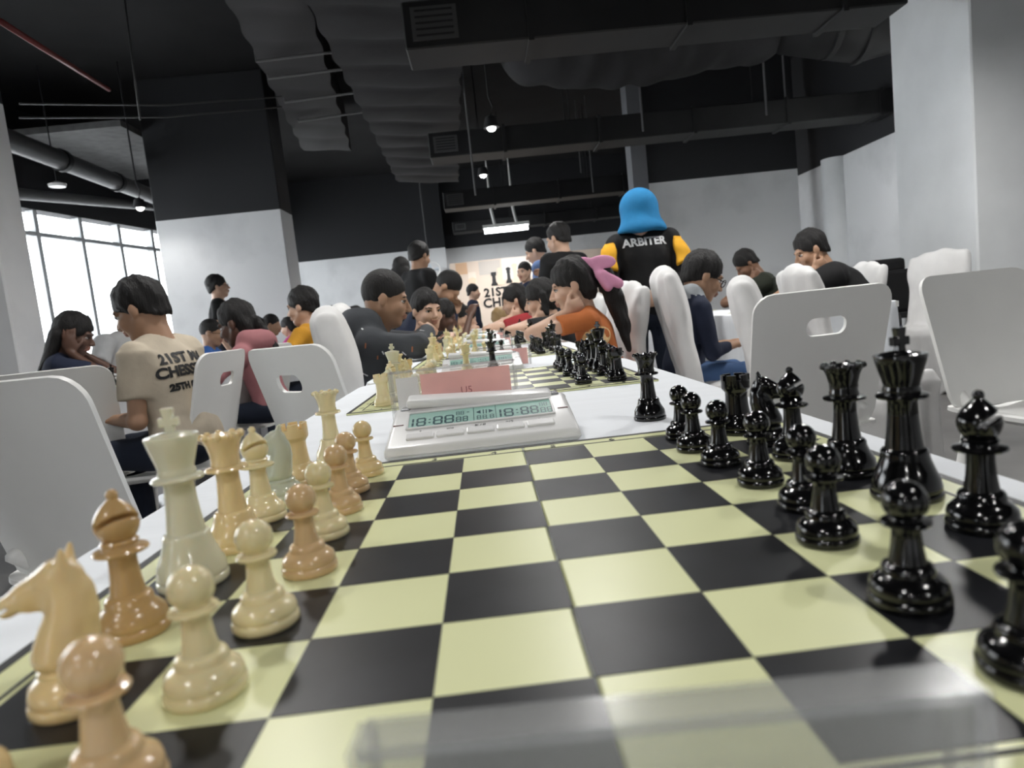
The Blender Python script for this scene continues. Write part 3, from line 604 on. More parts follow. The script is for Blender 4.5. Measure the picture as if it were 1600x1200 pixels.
mv1 = [('white', 0, 6, .58, 6.5), ('white', 0, 5, .42, 5.47), ('white', 0, 4, .46, 4.42), ('white', 0, 3, .53, 3.42), ('white', 0, 2, .49, 2.37), ('white', 0, 1, .42, 1.33), ('white', 0, 0, .42, .42),
       ('white', 1, 7, 1.38, 7.55), ('white', 1, 6, 1.47, 6.6), ('white', 1, 5, 1.55, 5.62), ('white', 1, 4, 1.62, 4.5), ('white', 1, 3, 1.52, 3.4), ('white', 1, 2, 1.5, 2.42), ('white', 1, 1, 1.42, 1.4), ('white', 1, 0, 1.48, .4),
       ('black', 0, 0, 7.46, .42), ('black', 0, 1, 7.5, 1.42), ('black', 0, 2, 7.46, 2.36), ('black', 0, 3, 7.62, 3.38), ('black', 0, 4, 7.66, 4.40), ('black', 0, 5, 7.68, 5.42),
       ('black', 1, 0, 6.55, .36), ('black', 1, 1, 6.46, 1.28), ('black', 1, 2, 6.5, 2.26), ('black', 1, 3, 6.58, 3.36), ('black', 1, 4, 6.62, 4.36), ('black', 1, 5, 6.36, 5.3), ('black', 1, 6, 6.28, 6.56), ('black', 1, 7, 6.36, 7.5)]
setup(0, 0, 'on the board behind the empty clear stand', 'pieces of the nearest game', False, wm, mv1, seed=3)
piece('queen', IV[0], -.197, .309, T, 0, 'ivory spare queen standing on the cloth left of the clock', 'spare queens')
q = onz(1016, 655, T); piece('queen', BLACKPC, q.x, q.y, T, 0, 'black spare queen standing on the cloth right of the clock', 'spare queens')
PITCH = .935
BN = ['', 'second', 'third', 'fourth', 'fifth', 'sixth']
for k in range(1, 6):
    yb = PITCH * k; where = f'on the {BN[k]} board of the long table'
    board(-.005 if k == 1 else 0, yb, ['', 'board behind the coral card, second on the long table', 'third board of the long table, before the boy in the grey hoodie', 'fourth board of the long table', 'fifth board of the long table', 'sixth board of the long table, toward the banner'][k], k < 2)
    mv = [] if k == 1 else [('white', 1, 3, 3.5, 3.5), ('black', 1, 3, 4.5, 3.5), ('white', 1, 4, 2.5, 4.5), ('black', 0, 1, 5.5, 2.5), ('white', 0, 6, 2.5, 5.5)]
    setup(-.005 if k == 1 else 0, yb, where, f'pieces of the {BN[k]} game', k > 1, None, mv, seed=20 + k)
    for side, mtl, px in (('ivory', IV[0], -.075), ('black', BLACKPC, -.012)):
        if k < 4: piece('queen', mtl, px if k == 1 else px + .01, yb + HB + .022, T, 0, f"{side} spare queen {'between the coral card and the second clock' if k == 1 else 'beside the clock of the ' + BN[k] + ' board'}", 'spare queens', k > 1)
# ================================================================== chess clocks
def seg7(m, u, v, w, h, t, chars='8'):
    def quad(u0, v0, u1, v1): m.add([(u0, v0, 0), (u1, v0, 0), (u1, v1, 0), (u0, v1, 0)], [(0, 1, 2, 3)])
    g = t * .35
    if chars == '8':
        for vv in (v, v + (h - t) / 2, v + h - t): quad(u + t * .6, vv, u + w - t * .6, vv + t)
        for uu in (u, u + w - t):
            quad(uu, v + t * .5 + g, uu + t, v + h / 2 - g); quad(uu, v + h / 2 + g, uu + t, v + h - t * .5 - g)
    elif chars == '1':
        uu = u + w - t; quad(uu, v + t * .5, uu + t, v + h / 2 - g); quad(uu, v + h / 2 + g, uu + t, v + h - t * .5)
    elif chars == ':': quad(u, v + h * .25, u + t, v + h * .25 + t); quad(u, v + h * .65, u + t, v + h * .65 + t)
    elif chars == '.': quad(u, v, u + t, v + t)
CLK = {}
ANG = math.atan2(.027, .086); FL = math.hypot(.027, .086)
FF = Matrix.Translation((0, 0, .012)) @ Matrix.Rotation(ANG, 4, 'X')
def clock_meshes():
    m = MB(); prof = [(0, 0), (-.001, .004), (0, .012), (.086, .039), (.097, .0395), (.110, .03), (.112, 0)]
    w = .1
    V = [(sx * (w - (.004 if z > .03 else 0)), y, z) for sx in (-1, 1) for y, z in prof]; n = len(prof)
    m.add(V, [tuple(range(n)), tuple(range(2 * n - 1, n - 1, -1))] + [(k, n + k, n + (k + 1) % n, (k + 1) % n) for k in range(n)])
    CLK['clock_body'] = (m.me('clock_body', CLOCKW, True, bevel=.0055, seg=4), False)
    z = Matrix.Translation((0, 0, .0004)); U0, U1, V0, V1 = -.0775, .0765, .0415, .0765
    m = MB(); b = .0025
    for lo, hi in (((U0 - b, V0 - b, 0), (U1 + b, V0, .0022)), ((U0 - b, V1, 0), (U1 + b, V1 + b, .0022)), ((U0 - b, V0, 0), (U0, V1, .0022)), ((U1, V0, 0), (U1 + b, V1, .0022))): m.box(lo, hi, M=FF)
    CLK['bezel'] = (m.me('bezel', CLOCKW, bevel=.0006, seg=1), False)
    CLK['screen'] = (MB().box((U0, V0, 0), (U1, V1, .0006), M=FF).me('screen', LCD), False)
    m = MB()
    for c in (U0 + .070, U0 + .094): m.add([(c - .0003, V0, 0), (c + .0003, V0, 0), (c + .0003, V1, 0), (c - .0003, V1, 0)], [(0, 1, 2, 3)])
    for o_ in (0, .0945):
        u = U0 + .0035 + o_; v = V0 + .0035; h = .0195
        seg7(m, u - .0035, v, .0055, h, .0022, '1'); seg7(m, u + .0045, v, .0105, h, .0022); seg7(m, u + .0178, v, .0022, h, .0022, ':')
        k_ = .86 if o_ else 1.
        seg7(m, u + .0225, v, .0105 * k_, h, .0022); seg7(m, u + .0225 + .0122 * k_, v, .0105 * k_, h, .0022)
        e = u + .0225 + .0122 * k_ + .0121 * k_ + .0004
        for i in range(2): seg7(m, e + i * .0072, v, .0058, .0125, .0013); seg7(m, e + .0002 + i * .0048, v + .0165, .0038, .0088, .0008)
        m.add([(e + .012, v + .021, 0), (e + .0145, v + .021, 0), (e + .0145, v + .0225, 0), (e + .012, v + .0225, 0)], [(0, 1, 2, 3)])
    c = U0 + .082; v = V0 + .004
    for i, ch in enumerate('88.8'):
        if ch == '.': seg7(m, c + .0022, v, .001, .008, .001, '.')
        else: seg7(m, c - .0088 + (i if i < 2 else i - .75) * .0062, v, .0045, .0095, .0009)
    v += .018; m.add([(c - .0095, v, 0), (c - .0045, v - .0045, 0), (c - .0045, v + .0045, 0)], [(0, 1, 2)]); m.add([(c + .0095, v, 0), (c + .0045, v + .0045, 0), (c + .0045, v - .0045, 0)], [(0, 1, 2)])
    for d in (-.002, .0012): m.add([(c + d, v - .005, 0), (c + d + .0011, v - .005, 0), (c + d + .0011, v + .005, 0), (c + d, v + .005, 0)], [(0, 1, 2, 3)])
    m.V = [FF @ Vector((x.x, x.y, .0008)) for x in m.V]
    CLK['screen_digits'] = (m.me('screen_digits', LCDINK), False)
    bt = []
    for i in range(5):
        u0 = -.078 + i * .0312
        bt.append(MB().box((u0, .016, -.001), (u0 + .0285, .0275, .0022), M=FF).me('button', BTN, bevel=.0012, seg=2))
    CLK['button'] = (bt, True)
    CLK['side_mark'] = ([MB().box((s_ * .0885 - .0055, .052, -.0005), (s_ * .0885 + .0055, .0535, .0005), M=FF).me('side_mark', REDM) for s_ in (-1, 1)], True)
    m = MB().box((-.082, -.0145, -.005), (.082, .0145, .005)); me = m.me('rocker_lever', CLOCKW, True, bevel=.004, seg=3)
    for v in me.vertices: v.co = Matrix.Translation((0, .097, .0425)) @ Matrix.Rotation(.055, 4, 'Y') @ Matrix.Rotation(.15, 4, 'X') @ v.co
    CLK['rocker_lever'] = (me, False)
    CLK['rocker_rim'] = ([MB().box((s_ * .084 - .006, .084, .035), (s_ * .084 + .006, .109, .0405)).me('rocker_rim', SILVER, bevel=.0025, seg=2) for s_ in (-1, 1)], True)
    mk = []
    for i, ch in enumerate(('+', 'v/o', None, '=/5', '-')):
        u = -.064 + i * .0312
        if ch is None:
            q = MB(); q.add([(u - .005, .0315, 0), (u - .001, .0335, 0), (u - .005, .0355, 0)], [(0, 1, 2)]); q.add([(u, .0315, 0), (u + .0006, .0315, 0), (u + .0021, .0355, 0), (u + .0015, .0355, 0)], [(0, 1, 2, 3)])
            for d in (.0032, .0048): q.add([(u + d, .0315, 0), (u + d + .001, .0315, 0), (u + d + .001, .0355, 0), (u + d, .0355, 0)], [(0, 1, 2, 3)])
            me = q.me('key_symbol', INK)
        else:
            me = text_mesh(ch, .0062, INK)
            for v in me.vertices: v.co += Vector((u, .0315, 0))
        for v in me.vertices: v.co = FF @ Vector((v.co.x, v.co.y, .0005))
        mk.append(me)
    CLK['key_symbol'] = (mk, True)
clock_meshes()
def clock(x, y, rz, label, z=T):
    t = thing('chess_clock', label, 'chess clock', (x, y, z), rz, 'digital clocks on the tables')
    for nm, (me, multi) in CLK.items():
        for q in (me if multi else [me]): link(nm, q, t)
CLX = (onz(598, 718, T).x + onz(913, 683, T).x) / 2
for k in range(6):
    clock(CLX + (0, .0, .01, 0, .01, 0)[k], .268 + PITCH * k, (0, .01, -.02, .02, 0, .03)[k], ['digital clock at the far edge of the board with the empty clear stand', 'digital clock behind the two spare queens and the coral card', 'digital clock beyond the third board', 'digital clock beyond the fourth board', 'digital clock beyond the fifth board', 'digital clock beyond the sixth board'][k])
# ================================================================== acrylic card holders
ACRYL = mat('clear_sheet', (.36, .37, .35), .12, alpha=.22); EDGEAC = mat('sheet_edge', (.45, .46, .46), .2, alpha=.30); CLEAR = mat('bright_clear_sheet', (.8, .8, .8), .1, alpha=.08)
WPAP = mat('white_paper', (.8, .8, .78), .7)
def holder(x, y, w, hgt, lean, label, card=True, cw=.108, ch=None, cx=None, text=None, rz=0., SH=None):
    SH = SH or CLEAR
    t = thing('card_holder', label, 'card holder', (x, y, T), rz, 'clear acrylic card holders')
    L = Matrix.Rotation(lean, 4, 'X'); e = .0022; d = .010; hw = w / 2
    MB().box((-hw, 0, .001), (hw, .0015, hgt), M=L).obj('front_sheet', SH, t); MB().box((-hw, d, .001), (hw, d + .0015, hgt), M=L).obj('back_sheet', SH, t)
    for s_ in (-1, 1): MB().box((s_ * hw - e, -.0004, .001), (s_ * hw + e, d + .002, hgt), M=L).obj('side_edge', EDGEAC, t)
    MB().box((-hw, -.0004, hgt - .002), (hw, d + .002, hgt + .0008), M=L).obj('top_edge', EDGEAC, t)
    MB().box((-hw, -.004, 0), (hw, .03, .0018)).obj('foot_plate', SH, t)
    if card:
        ch = ch or hgt - .006; cx = (hw - cw / 2 - .006) if cx is None else cx
        c = MB().box((cx - cw / 2, .004, .003), (cx + cw / 2, .0046, ch), M=L).obj('card', CORAL, t)
        if text:
            for s_, tx, zz in text:
                me = text_mesh(tx, s_, mat('faint_pencil', (.45, .10, .10), .8))
                for v in me.vertices: v.co = L @ Vector((v.co.x + cx, .0036, v.co.y + zz))
                link('card_writing', me, c)
        if cw < w - .03: MB().box((-hw + .006, .005, .003), (cx - cw / 2 - .003, .0058, ch - .002), M=L).obj('paper_strip', WPAP, t)
    return t
l = at(546, 1166, .138); r = at(1518, 1072, .138)
holder((l.x + r.x) / 2, l.y, r.x - l.x, (l.z + r.z) / 2 - T - .002, .0, 'empty clear card stand at the near edge of the board', True, .035, .012, .03, rz=-.05, SH=ACRYL)
a = at(607, 578, .80); b = at(803, 567, .80)
holder((a.x + b.x) / 2, a.y, b.x - a.x, (a.z + b.z) / 2 - T, 0, 'clear stand holding a large coral card behind the first clock', text=((.012, 'U5', .045), (.02, '12', .015)))
for k in range(1, 5):
    holder(.02 if k == 1 else .015, .405 + PITCH * k, .135, .055, 0, ['', 'clear stand with coral card behind the second clock', 'clear stand behind the third clock', 'clear stand behind the fourth clock', 'clear stand behind the fifth clock'][k], True, .075, .045, text=((.014, 'U9', .02),) if k == 1 else None)
# side rows of boards
for (bx, by, where, wl, sd) in ((-1.98, 2.85, 'on the board before the girl in navy', 'board before the girl in navy', 41), (-1.98, 4.75, 'on the board beyond the girl in pink hoodie', 'board beyond the girl in pink hoodie', 42), (1.72, 3.40, 'on the board before the man in black', 'board before the man in the black shirt', 43), (1.53, 5.0, 'on the board before the stooping man', 'board before the stooping man', 44)):
    board(bx, by, wl, False)
    setup(bx, by, where, 'pieces ' + where, True, None, [('white', 1, 3, 3.5, 3.5), ('black', 1, 4, 4.5, 4.5), ('white', 1, 4, 3.5, 4.5), ('black', 0, 1, 5.5, 2.5), ('white', 0, 6, 2.5, 5.5), ('black', 1, 2, 4.5, 2.5)], seed=sd, skip=(('white', 1, 2), ('black', 1, 6)))
clock(-1.98, 3.16, PI, 'digital clock on the table before the boy in beige')
clock(1.72, 3.72, 0, 'digital clock on the table before the man in black')
# ================================================================== white plastic chairs
def rr_radius(th, hw, hh, r, cx=0, cy=0, top=None):
    # distance from (cx,cy) along angle th to a rounded box of half sizes hw,hh centred on the origin
    lo, hi = 0., 2.
    for _ in range(30):
        t = (lo + hi) / 2; x = cx + t * math.cos(th); y = cy + t * math.sin(th)
        qx = abs(x) - (hw - r); qy = abs(y) - (hh - r); d = math.hypot(max(qx, 0), max(qy, 0)) + min(max(qx, qy), 0) - r
        if d < 0: lo = t
        else: hi = t
    return lo
def shell(name, f, outer, hole, n=96, rings=8, th=.011, matr=None):
    # ring-wise sheet between a hole outline and an outer outline, mapped by f(u,v) into space, with thickness
    V = []; F = []
    for j in range(rings + 1):
        for k in range(n):
            a, b = hole[k], outer[k]; t = j / rings; V.append(f(a[0] + (b[0] - a[0]) * t, a[1] + (b[1] - a[1]) * t))
    for j in range(rings):
        for k in range(n): F.append((j * n + k, j * n + (k + 1) % n, (j + 1) * n + (k + 1) % n, (j + 1) * n + k))
    me = mesh(name, V, F, True, matr or PLASTIC); bm = bmesh.new(); bm.from_mesh(me)
    bmesh.ops.remove_doubles(bm, verts=bm.verts, dist=1e-5); bmesh.ops.recalc_face_normals(bm, faces=bm.faces); bmesh.ops.solidify(bm, geom=list(bm.faces), thickness=th); bm.to_mesh(me); bm.free()
    me.polygons.foreach_set('use_smooth', [True] * len(me.polygons)); me.set_sharp_from_angle(angle=.9); return me
def chair_meshes(slot=True):
    N = 96; HC = .11; A = [2 * PI * k / N for k in range(N)]
    hole = [(r * math.cos(a), HC + r * math.sin(a)) for a, r in ((a, rr_radius(a, .062, .026, .024)) for a in A)]
    if not slot: hole = [(x * .02, HC + (y - HC) * .02) for x, y in hole]
    outer = []
    for a in A:
        r = rr_radius(a, .212, .215, .055, 0, HC); u, v = r * math.cos(a), HC + r * math.sin(a); outer.append((u * (1 + .10 * v), v))
    # back: height v -> z, edges curve forward, top leans back
    def fb(u, v): return (u, -.185 - .27 * (v + .215) + .55 * u * u, .645 + v)
    back = shell('backrest', fb, outer, hole, N)
    so = [(r * math.cos(a), r * math.sin(a)) for a, r in ((a, rr_radius(a, .215, .225, .06)) for a in A)]; si = [(x * .02, y * .02) for x, y in so]
    def fs(u, v): return (u, .02 + v, .445 - .03 * math.exp(-((u / .14) ** 2)) + .05 * max(0, -v - .1) - .08 * max(0, v - .12))
    seat = shell('seat', fs, so, si, N)
    legs = []
    for sx in (-1, 1):
        for sy in (-1, 1): legs.append(MB().tube([(sx * .16, .02 + sy * .15, .43), (sx * .205, .02 + sy * .215, 0)], [.022, .016], 10).me('leg', PLASTIC, True))
    brace = [MB().tube([(s * .165, .18, .42), (s * .165, -.13, .43), (s * .14, -.21, .50)], .016, 8).me('seat_support', PLASTIC, True) for s in (-1, 1)]
    return [('backrest', back), ('seat', seat)] + [('seat_support', q) for q in brace] + [('leg', l) for l in legs]
CHM = chair_meshes(); CHP = chair_meshes(False)
def plastic_chair(x, y, rz, label, plain=False):
    t = thing('plastic_chair', label, 'chair', (x, y, 0), rz, 'white plastic stacking chairs')
    for nm, me in (CHP if plain else CHM): link(nm, me, t)
def chair_at(px, py, D, rz, label, plain=False):      # px,py: middle of the chair's top edge
    p = at(px, py, D); off = Matrix.Rotation(rz, 3, 'Z') @ Vector((0, -.30, 0)); plastic_chair(p.x - off.x, p.y - off.y, rz, label, plain)
chair_at(1298, 453, 1.85, .10, 'white plastic chair whose slotted back stands behind the black queen')
chair_at(1508, 424, 2.2, PI + .15, 'white plastic chair with stained back, facing the long table', True)
chair_at(-32, 612, 1.25, -.38, 'large plain white plastic chair back beside the white knight', True)
chair_at(430, 553, 1.9, -.75, 'white plastic chair with slot, angled beside the white queen')
chair_at(360, 546, 2.65, 1.53, 'white plastic chair of the boy in beige, turned edge on')
chair_at(62, 582, 2.4, .35, 'white plastic chair back before the girl in navy')
chair_at(426, 540, 3.7, 1.2, 'white plastic chair of the girl in pink hoodie')
# ================================================================== covered banquet chairs
def cover_mesh(seed, hgt=1.0):
    s = Sdf(); tl = rotm(.16, 0, 0)
    s.box((0, -.235, .70), (.205, .035, hgt - .70), tl, rd=.034, k=.03)
    s.ell((0, -.245, hgt - .14), (.205, .048, .16), tl, k=.05)
    s.box((0, .0, .44), (.215, .225, .045), rd=.04, k=.04)
    s.box((0, 0, .21), (.222, .232, .22), rd=.02, k=.03)
    s.cut('box', (0, .30, .75), (.17, .47, .27), k=.03)
    r = random.Random(seed); a, b, c = r.uniform(0, 6), r.uniform(0, 6), r.uniform(0, 6)
    def disp(X, Y, Z):
        th = np.arctan2(Y, X); f = np.clip((.55 - Z) / .5, 0, 1)
        return .014 * f * np.sin(17 * th + a) + .005 * np.sin(46 * X + 6 * Z + 2 * np.sin(7 * Z + a)) + .009 * np.sin(13 * X + 5 * Z + b) * np.sin(4 * Z + c) + .004 * np.sin(31 * X + 9 * Y + 3 * Z) * np.clip(1.2 - Z, 0, 1)
    return sdf_mesh('fabric_cover', s, .013, COVER, disp)
CVM = [cover_mesh(1), cover_mesh(7)]
LEGM = [MB().tube([(sx * .18, sy * .19, 0), (sx * .18, sy * .19, .10)], .014, 8).me('leg', STEEL) for sx in (-1, 1) for sy in (-1, 1)]
def covered(px, py, D, rz, label, v=0):
    p = at(px, py, D); sc = p.z / 1.0; off = Matrix.Rotation(rz, 3, 'Z') @ Vector((0, -.285, 0))
    t = thing('covered_chair', label, 'chair', (p.x - off.x, p.y - off.y, 0), rz, 'banquet chairs under white fabric covers')
    link('fabric_cover', CVM[v], t, scale=(1, 1, sc))
    for l in LEGM: link('leg', l, t)
covered(502, 491, 2.35, -PI / 2 + .25, 'white covered chair of the boy in the grey hoodie')
covered(524, 484, 3.05, -PI / 2 + .1, 'white covered chair of the boy glancing over his shoulder', 1)
covered(550, 497, 3.9, -PI / 2, 'white covered chair of the dark-haired boy in black')
covered(1033, 425, 3.0, -PI / 2 - .12, 'white covered chair of the boy in grey and navy hoodie', 1)
covered(986, 446, 3.15, PI / 2 + .12, 'white covered chair pushed between the arbiter and the long table')
covered(1150, 441, 2.7, -PI / 2 - .30, 'grey-shaded covered chair before the knees of the hooded boy')
covered(1243, 421, 3.1, -PI / 2 - .1, 'white covered chair before the man in black', 1)
covered(928, 462, 4.0, PI / 2 + .3, 'white covered chair behind the girl with the pink ribbon')
covered(1467, 395, 5.0, 2.25, 'white covered chair before the tall white pillar', 1)
covered(1358, 413, 4.7, PI / 2, 'white covered chair beside the black bag')
covered(1207, 437, 6.2, PI / 2, 'small white covered chair behind the stooping man')
p = at(1385, 405, 5.8); t = thing('equipment_bag', 'black equipment bag stacked on a side table by the white pillar', 'bag', (p.x, p.y, 0))
MB().box((-.24, -.15, .55), (.24, .15, p.z - .10)).obj('bag_body', BLK, t, bevel=.03, seg=2); MB().box((-.2, -.12, p.z - .12), (.1, .12, p.z)).obj('bag_top', BLK, t, bevel=.03, seg=2); MB().box((-.3, -.2, .50), (.3, .2, .55)).obj('stand_top', BLACKP, t)
for sx in (-1, 1):
    for sy in (-1, 1): MB().tube([(sx * .26, sy * .16, 0), (sx * .26, sy * .16, .51)], .015, 8).obj('leg', STEEL, t)
# ================================================================== people
def nz(v): v = np.array(v, float); return v / (np.linalg.norm(v) + 1e-9)
def ik(a, w, l1, l2, pole):
    a, w = np.array(a, float), np.array(w, float); d = w - a; L = np.linalg.norm(d); mx = (l1 + l2) * .995
    if L > mx: w = a + d / L * mx; d = w - a; L = mx
    x = (l1 * l1 - l2 * l2 + L * L) / (2 * L); hh = math.sqrt(max(l1 * l1 - x * x, 0)); u = d / L
    p = np.array(pole, float); p = p - u * (p @ u); return a + u * x + nz(p) * hh, w
def hand(s, w, d, n, side, sc, curl=.5, tag=0):
    # palm, four fingers of different length and a thumb from the side of the palm; d: pointing, n: palm normal, side: towards the thumb
    d = nz(d); n = nz(np.array(n) - d * (np.array(n) @ d)); t = nz(side - d * (np.array(side) @ d) - n * (np.array(side) @ n)); k = .006 * sc
    M = np.stack([t, d, n], 1).astype('f4'); s.ell(w + d * .048 * sc, np.array((.040, .055, .017)) * sc, M, k=.014 * sc, tag=tag)
    for i, (o, L) in enumerate(((.028, .068), (.010, .076), (-.009, .070), (-.027, .055))):
        b = w + d * .088 * sc + t * o * sc; a1 = curl * .9; a2 = curl * 1.9
        m = b + (d * math.cos(a1) + n * math.sin(a1)) * L * .5 * sc; e = m + (d * math.cos(a2) + n * math.sin(a2)) * L * .5 * sc
        s.cap(b, m, .0092 * sc, .0084 * sc, k=k, tag=tag); s.cap(m, e, .0084 * sc, .0068 * sc, k=k * .5, tag=tag)
    b = w + d * .026 * sc + t * .032 * sc; m = b + nz(d * .75 + t * .7 + n * .3) * .038 * sc; e = m + nz(d * .95 + t * .15 + n * .45) * .030 * sc
    s.cap(w + d * .012 * sc + t * .014 * sc, b, .014 * sc, .012 * sc, k=k, tag=tag); s.cap(b, m, .0115 * sc, .0095 * sc, k=k, tag=tag); s.cap(m, e, .0095 * sc, .0072 * sc, k=k * .5, tag=tag)
HAIRD = lambda x, y, z: .0026 * (np.sin(150 * x + 60 * y) * np.sin(95 * y - 30 * z + 50 * x) + .8 * np.sin(70 * z + 45 * x - 80 * y) + .6 * np.sin(210 * x - 160 * y + 60 * z))
def person(label, px, py, D, yaw, seated=True, hh=.215, lean=8., side=0., head=(10., 0., 0.), arms=('rest', 'rest'), hair='short', skin='a', shirt=None, sleeve=.45, pants=None, vox=.011, hood=False, group=None,
           eyes=True, girth=1., shoes=None, extra=None, hairm=None, ztop=None, smin=.72, seat=.455, glasses=False):
    C = at(px, py, D); yaw = math.radians(yaw); pants = pants or NAVY; shirt = shirt or BLK
    la, sa = math.radians(lean), math.radians(side)
    u1 = np.array((math.sin(sa), math.sin(la) * math.cos(sa), math.cos(la) * math.cos(sa))); u2 = nz(u1 * .6 + np.array((0, .12, .5)))
    Hm = np.array(Euler((-math.radians(head[0]), math.radians(head[2]), math.radians(head[1])), 'YXZ').to_matrix() if False else (Matrix.Rotation(math.radians(head[1]), 3, 'Z') @ Matrix.Rotation(-math.radians(head[0]), 3, 'X') @ Matrix.Rotation(math.radians(head[2]), 3, 'Y')), float)
    hoff = Hm @ np.array((0, .07, .37)) * hh; crown = hoff + Hm @ np.array((0, -.05, .535)) * hh
    base = seat + .075 if seated else 0.; legz = 0 if seated else .90
    sc = (C.z - base - crown[2]) / (legz + .50 * u1[2] + .042 * u2[2]); sc = min(max(sc, smin), 1.08)
    pz = base if seated else .90 * sc
    rel = u1 * .50 * sc + u2 * .042 * sc + crown; rz = Matrix.Rotation(yaw, 3, 'Z') @ Vector((rel[0], rel[1], 0))
    root = thing('person', label, 'person', (C.x - rz.x, C.y - rz.y, 0), yaw, group)
    P = np.array((0, 0, pz)); Nk = P + u1 * .50 * sc; Nt = Nk + u2 * .042 * sc; HC = Nt + hoff; Sc = P + u1 * .445 * sc; Ch = P + u1 * .31 * sc
    Ml = np.array(Matrix.Rotation(sa, 3, 'Y') @ Matrix.Rotation(-la, 3, 'X')).astype('f4'); hp = lambda x, y, z: HC + Hm @ (np.array((x, y, z)) * hh); HM = Hm.astype('f4')
    X = Ml @ np.array((1, 0, 0)); Yf = Ml @ np.array((0, 1, 0)); g = girth
    b = Sdf()
    # head
    b.ell(hp(0, -.06, .13), np.array((.33, .395, .395)) * hh, HM, k=.03); b.ell(hp(0, .09, -.14), np.array((.275, .315, .37)) * hh, HM, k=.06 * hh)
    b.ell(hp(0, .25, -.40), np.array((.12, .115, .095)) * hh, HM, k=.09 * hh)
    for sx in (-1, 1):
        b.cap(hp(sx * .25, .02, -.18), hp(sx * .10, .24, -.39), .085 * hh, .075 * hh, k=.08 * hh)
        b.ell(hp(sx * .16, .27, -.12), np.array((.12, .11, .11)) * hh, HM, k=.08 * hh)
        b.ell(hp(sx * .345, -.03, -.03), np.array((.035, .085, .125)) * hh, HM, k=.02 * hh)
        if eyes: b.cut('ell', hp(sx * .145, .425, .02), np.array((.085, .07, .05)) * hh, k=.04 * hh, M=HM)
    b.cap(hp(-.15, .335, .10), hp(.15, .335, .10), .055 * hh, k=.06 * hh)
    b.cap(hp(0, .385, .04), hp(0, .475, -.115), .032 * hh, .052 * hh, k=.035 * hh)
    for sx in (-1, 1): b.ell(hp(sx * .055, .435, -.135), np.array((.038, .045, .032)) * hh, HM, k=.02 * hh)
    b.ell(hp(0, .400, -.225), np.array((.115, .055, .030)) * hh, HM, k=.012 * hh, tag=1); b.ell(hp(0, .390, -.280), np.array((.095, .055, .032)) * hh, HM, k=.012 * hh, tag=1)
    b.cap(Nk - u1 * .03, hp(0, -.10, -.22), .050 * sc * (g * .3 + .7), .215 * hh, k=.03)
    b.cap(P + u1 * .1, Ch + u1 * .06 * sc, .07 * sc, .075 * sc, k=.03); b.cap(Sc - X * .12 * sc, Sc + X * .12 * sc, .045 * sc, k=.03); b.cap(Sc, Nk, .06 * sc, .05 * sc, k=.03)
    sh = Sdf()
    sh.ell(Ch, np.array((.172 * g, .118 * g, .20)) * sc, Ml, k=.05 * sc); sh.ell(P + u1 * .14 * sc, np.array((.155 * g, .118 * g, .17)) * sc, Ml, k=.06 * sc); sh.ell(P + u1 * .02, np.array((.165 * g, .128 * g, .12)) * sc, Ml, k=.05 * sc)
    L1, L2 = .285 * sc, .245 * sc; hs = hh / .225 * (.95 if seated else 1.)
    for sx, ps in ((-1, arms[0]), (1, arms[1])):
        J = Sc + X * sx * .168 * sc * (g * .5 + .5) - u1 * .012 * sc; curl = .45; pole = np.array((sx * .7, -.6, -.6)); nrm = np.array((-sx * .5, 0., -.7)); thumb = np.array((-sx * 1., 0, .4)); E = None
        prm = {}
        if isinstance(ps, dict): prm = ps; ps = ps['pose']
        if ps == 'rest': W = np.array((sx * .13, Sc[1] + .17 * sc, T + .04)); nrm = np.array((0, 0, -1.)); pole = np.array((sx, -.3, -.4))
        elif ps == 'cross': W = np.array((-sx * .05, Sc[1] + .27 * sc, T + .055 + (.045 if sx > 0 else 0))); E = np.array((sx * .19 * sc, Sc[1] + .20 * sc, T + .055)); pole = np.array((sx, -.1, -.6)); nrm = np.array((0, -.6, -.6)); thumb = np.array((0, .2, 1.))
        elif ps == 'cheek': W = hp(sx * .46, .30, -.46); E = np.array((sx * .24 * sc, Sc[1] + .34 * sc, T + .045)); curl = 1.15; nrm = -Hm @ np.array((sx, -.3, -.2)); thumb = Hm @ np.array((0, -1., .1))
        elif ps == 'chin': W = hp(sx * .10, .30, -.78); E = np.array((sx * .12 * sc, Sc[1] + .24 * sc, T + .04)); curl = 1.2; nrm = Hm @ np.array((0, -1., .1)); thumb = Hm @ np.array((-sx, 0, 0.))
        elif ps == 'ear': W = hp(sx * .44, .14, -.42); E = np.array((sx * .2 * sc, Sc[1] + .25 * sc, T + .045)); curl = .35; nrm = -Hm @ np.array((sx, 0, 0.)); thumb = Hm @ np.array((0, .6, .6))
        elif ps == 'down': W = J + np.array((sx * .045, .05, -.50)) * sc; pole = np.array((sx * .3, -1, 0)); nrm = np.array((-sx, 0, 0.)); thumb = np.array((0, 1., 0))
        elif ps == 'behind': W = P + np.array((sx * .035, -.165 * g, .07)) ; E = J + np.array((sx * .075, -.09, -.24)) * sc; nrm = np.array((0, -1., 0)); thumb = np.array((-sx * .3, 0, 1.)); curl = .7
        elif ps == 'lap': W = np.array((sx * .06, .24, pz + .12)); pole = np.array((sx * .6, -1, 0)); nrm = np.array((0, 0, -1.))
        elif ps == 'front': W = Ch + np.array((sx * .05, .27 * sc, .0)); pole = np.array((sx * .6, -.3, -1)); nrm = np.array((-sx, 0, 0.)); thumb = np.array((0, 0, 1.))
        elif ps == 'reach': W = np.array((sx * .05, Sc[1] + .36 * sc, T + .16)); pole = np.array((sx * .6, 0, -.8)); nrm = np.array((0, 0, -1.)); curl = .7
        W = np.array(prm.get('W', W), float); curl = prm.get('curl', curl)
        if 'E' in prm: E = np.array(prm['E'], float)
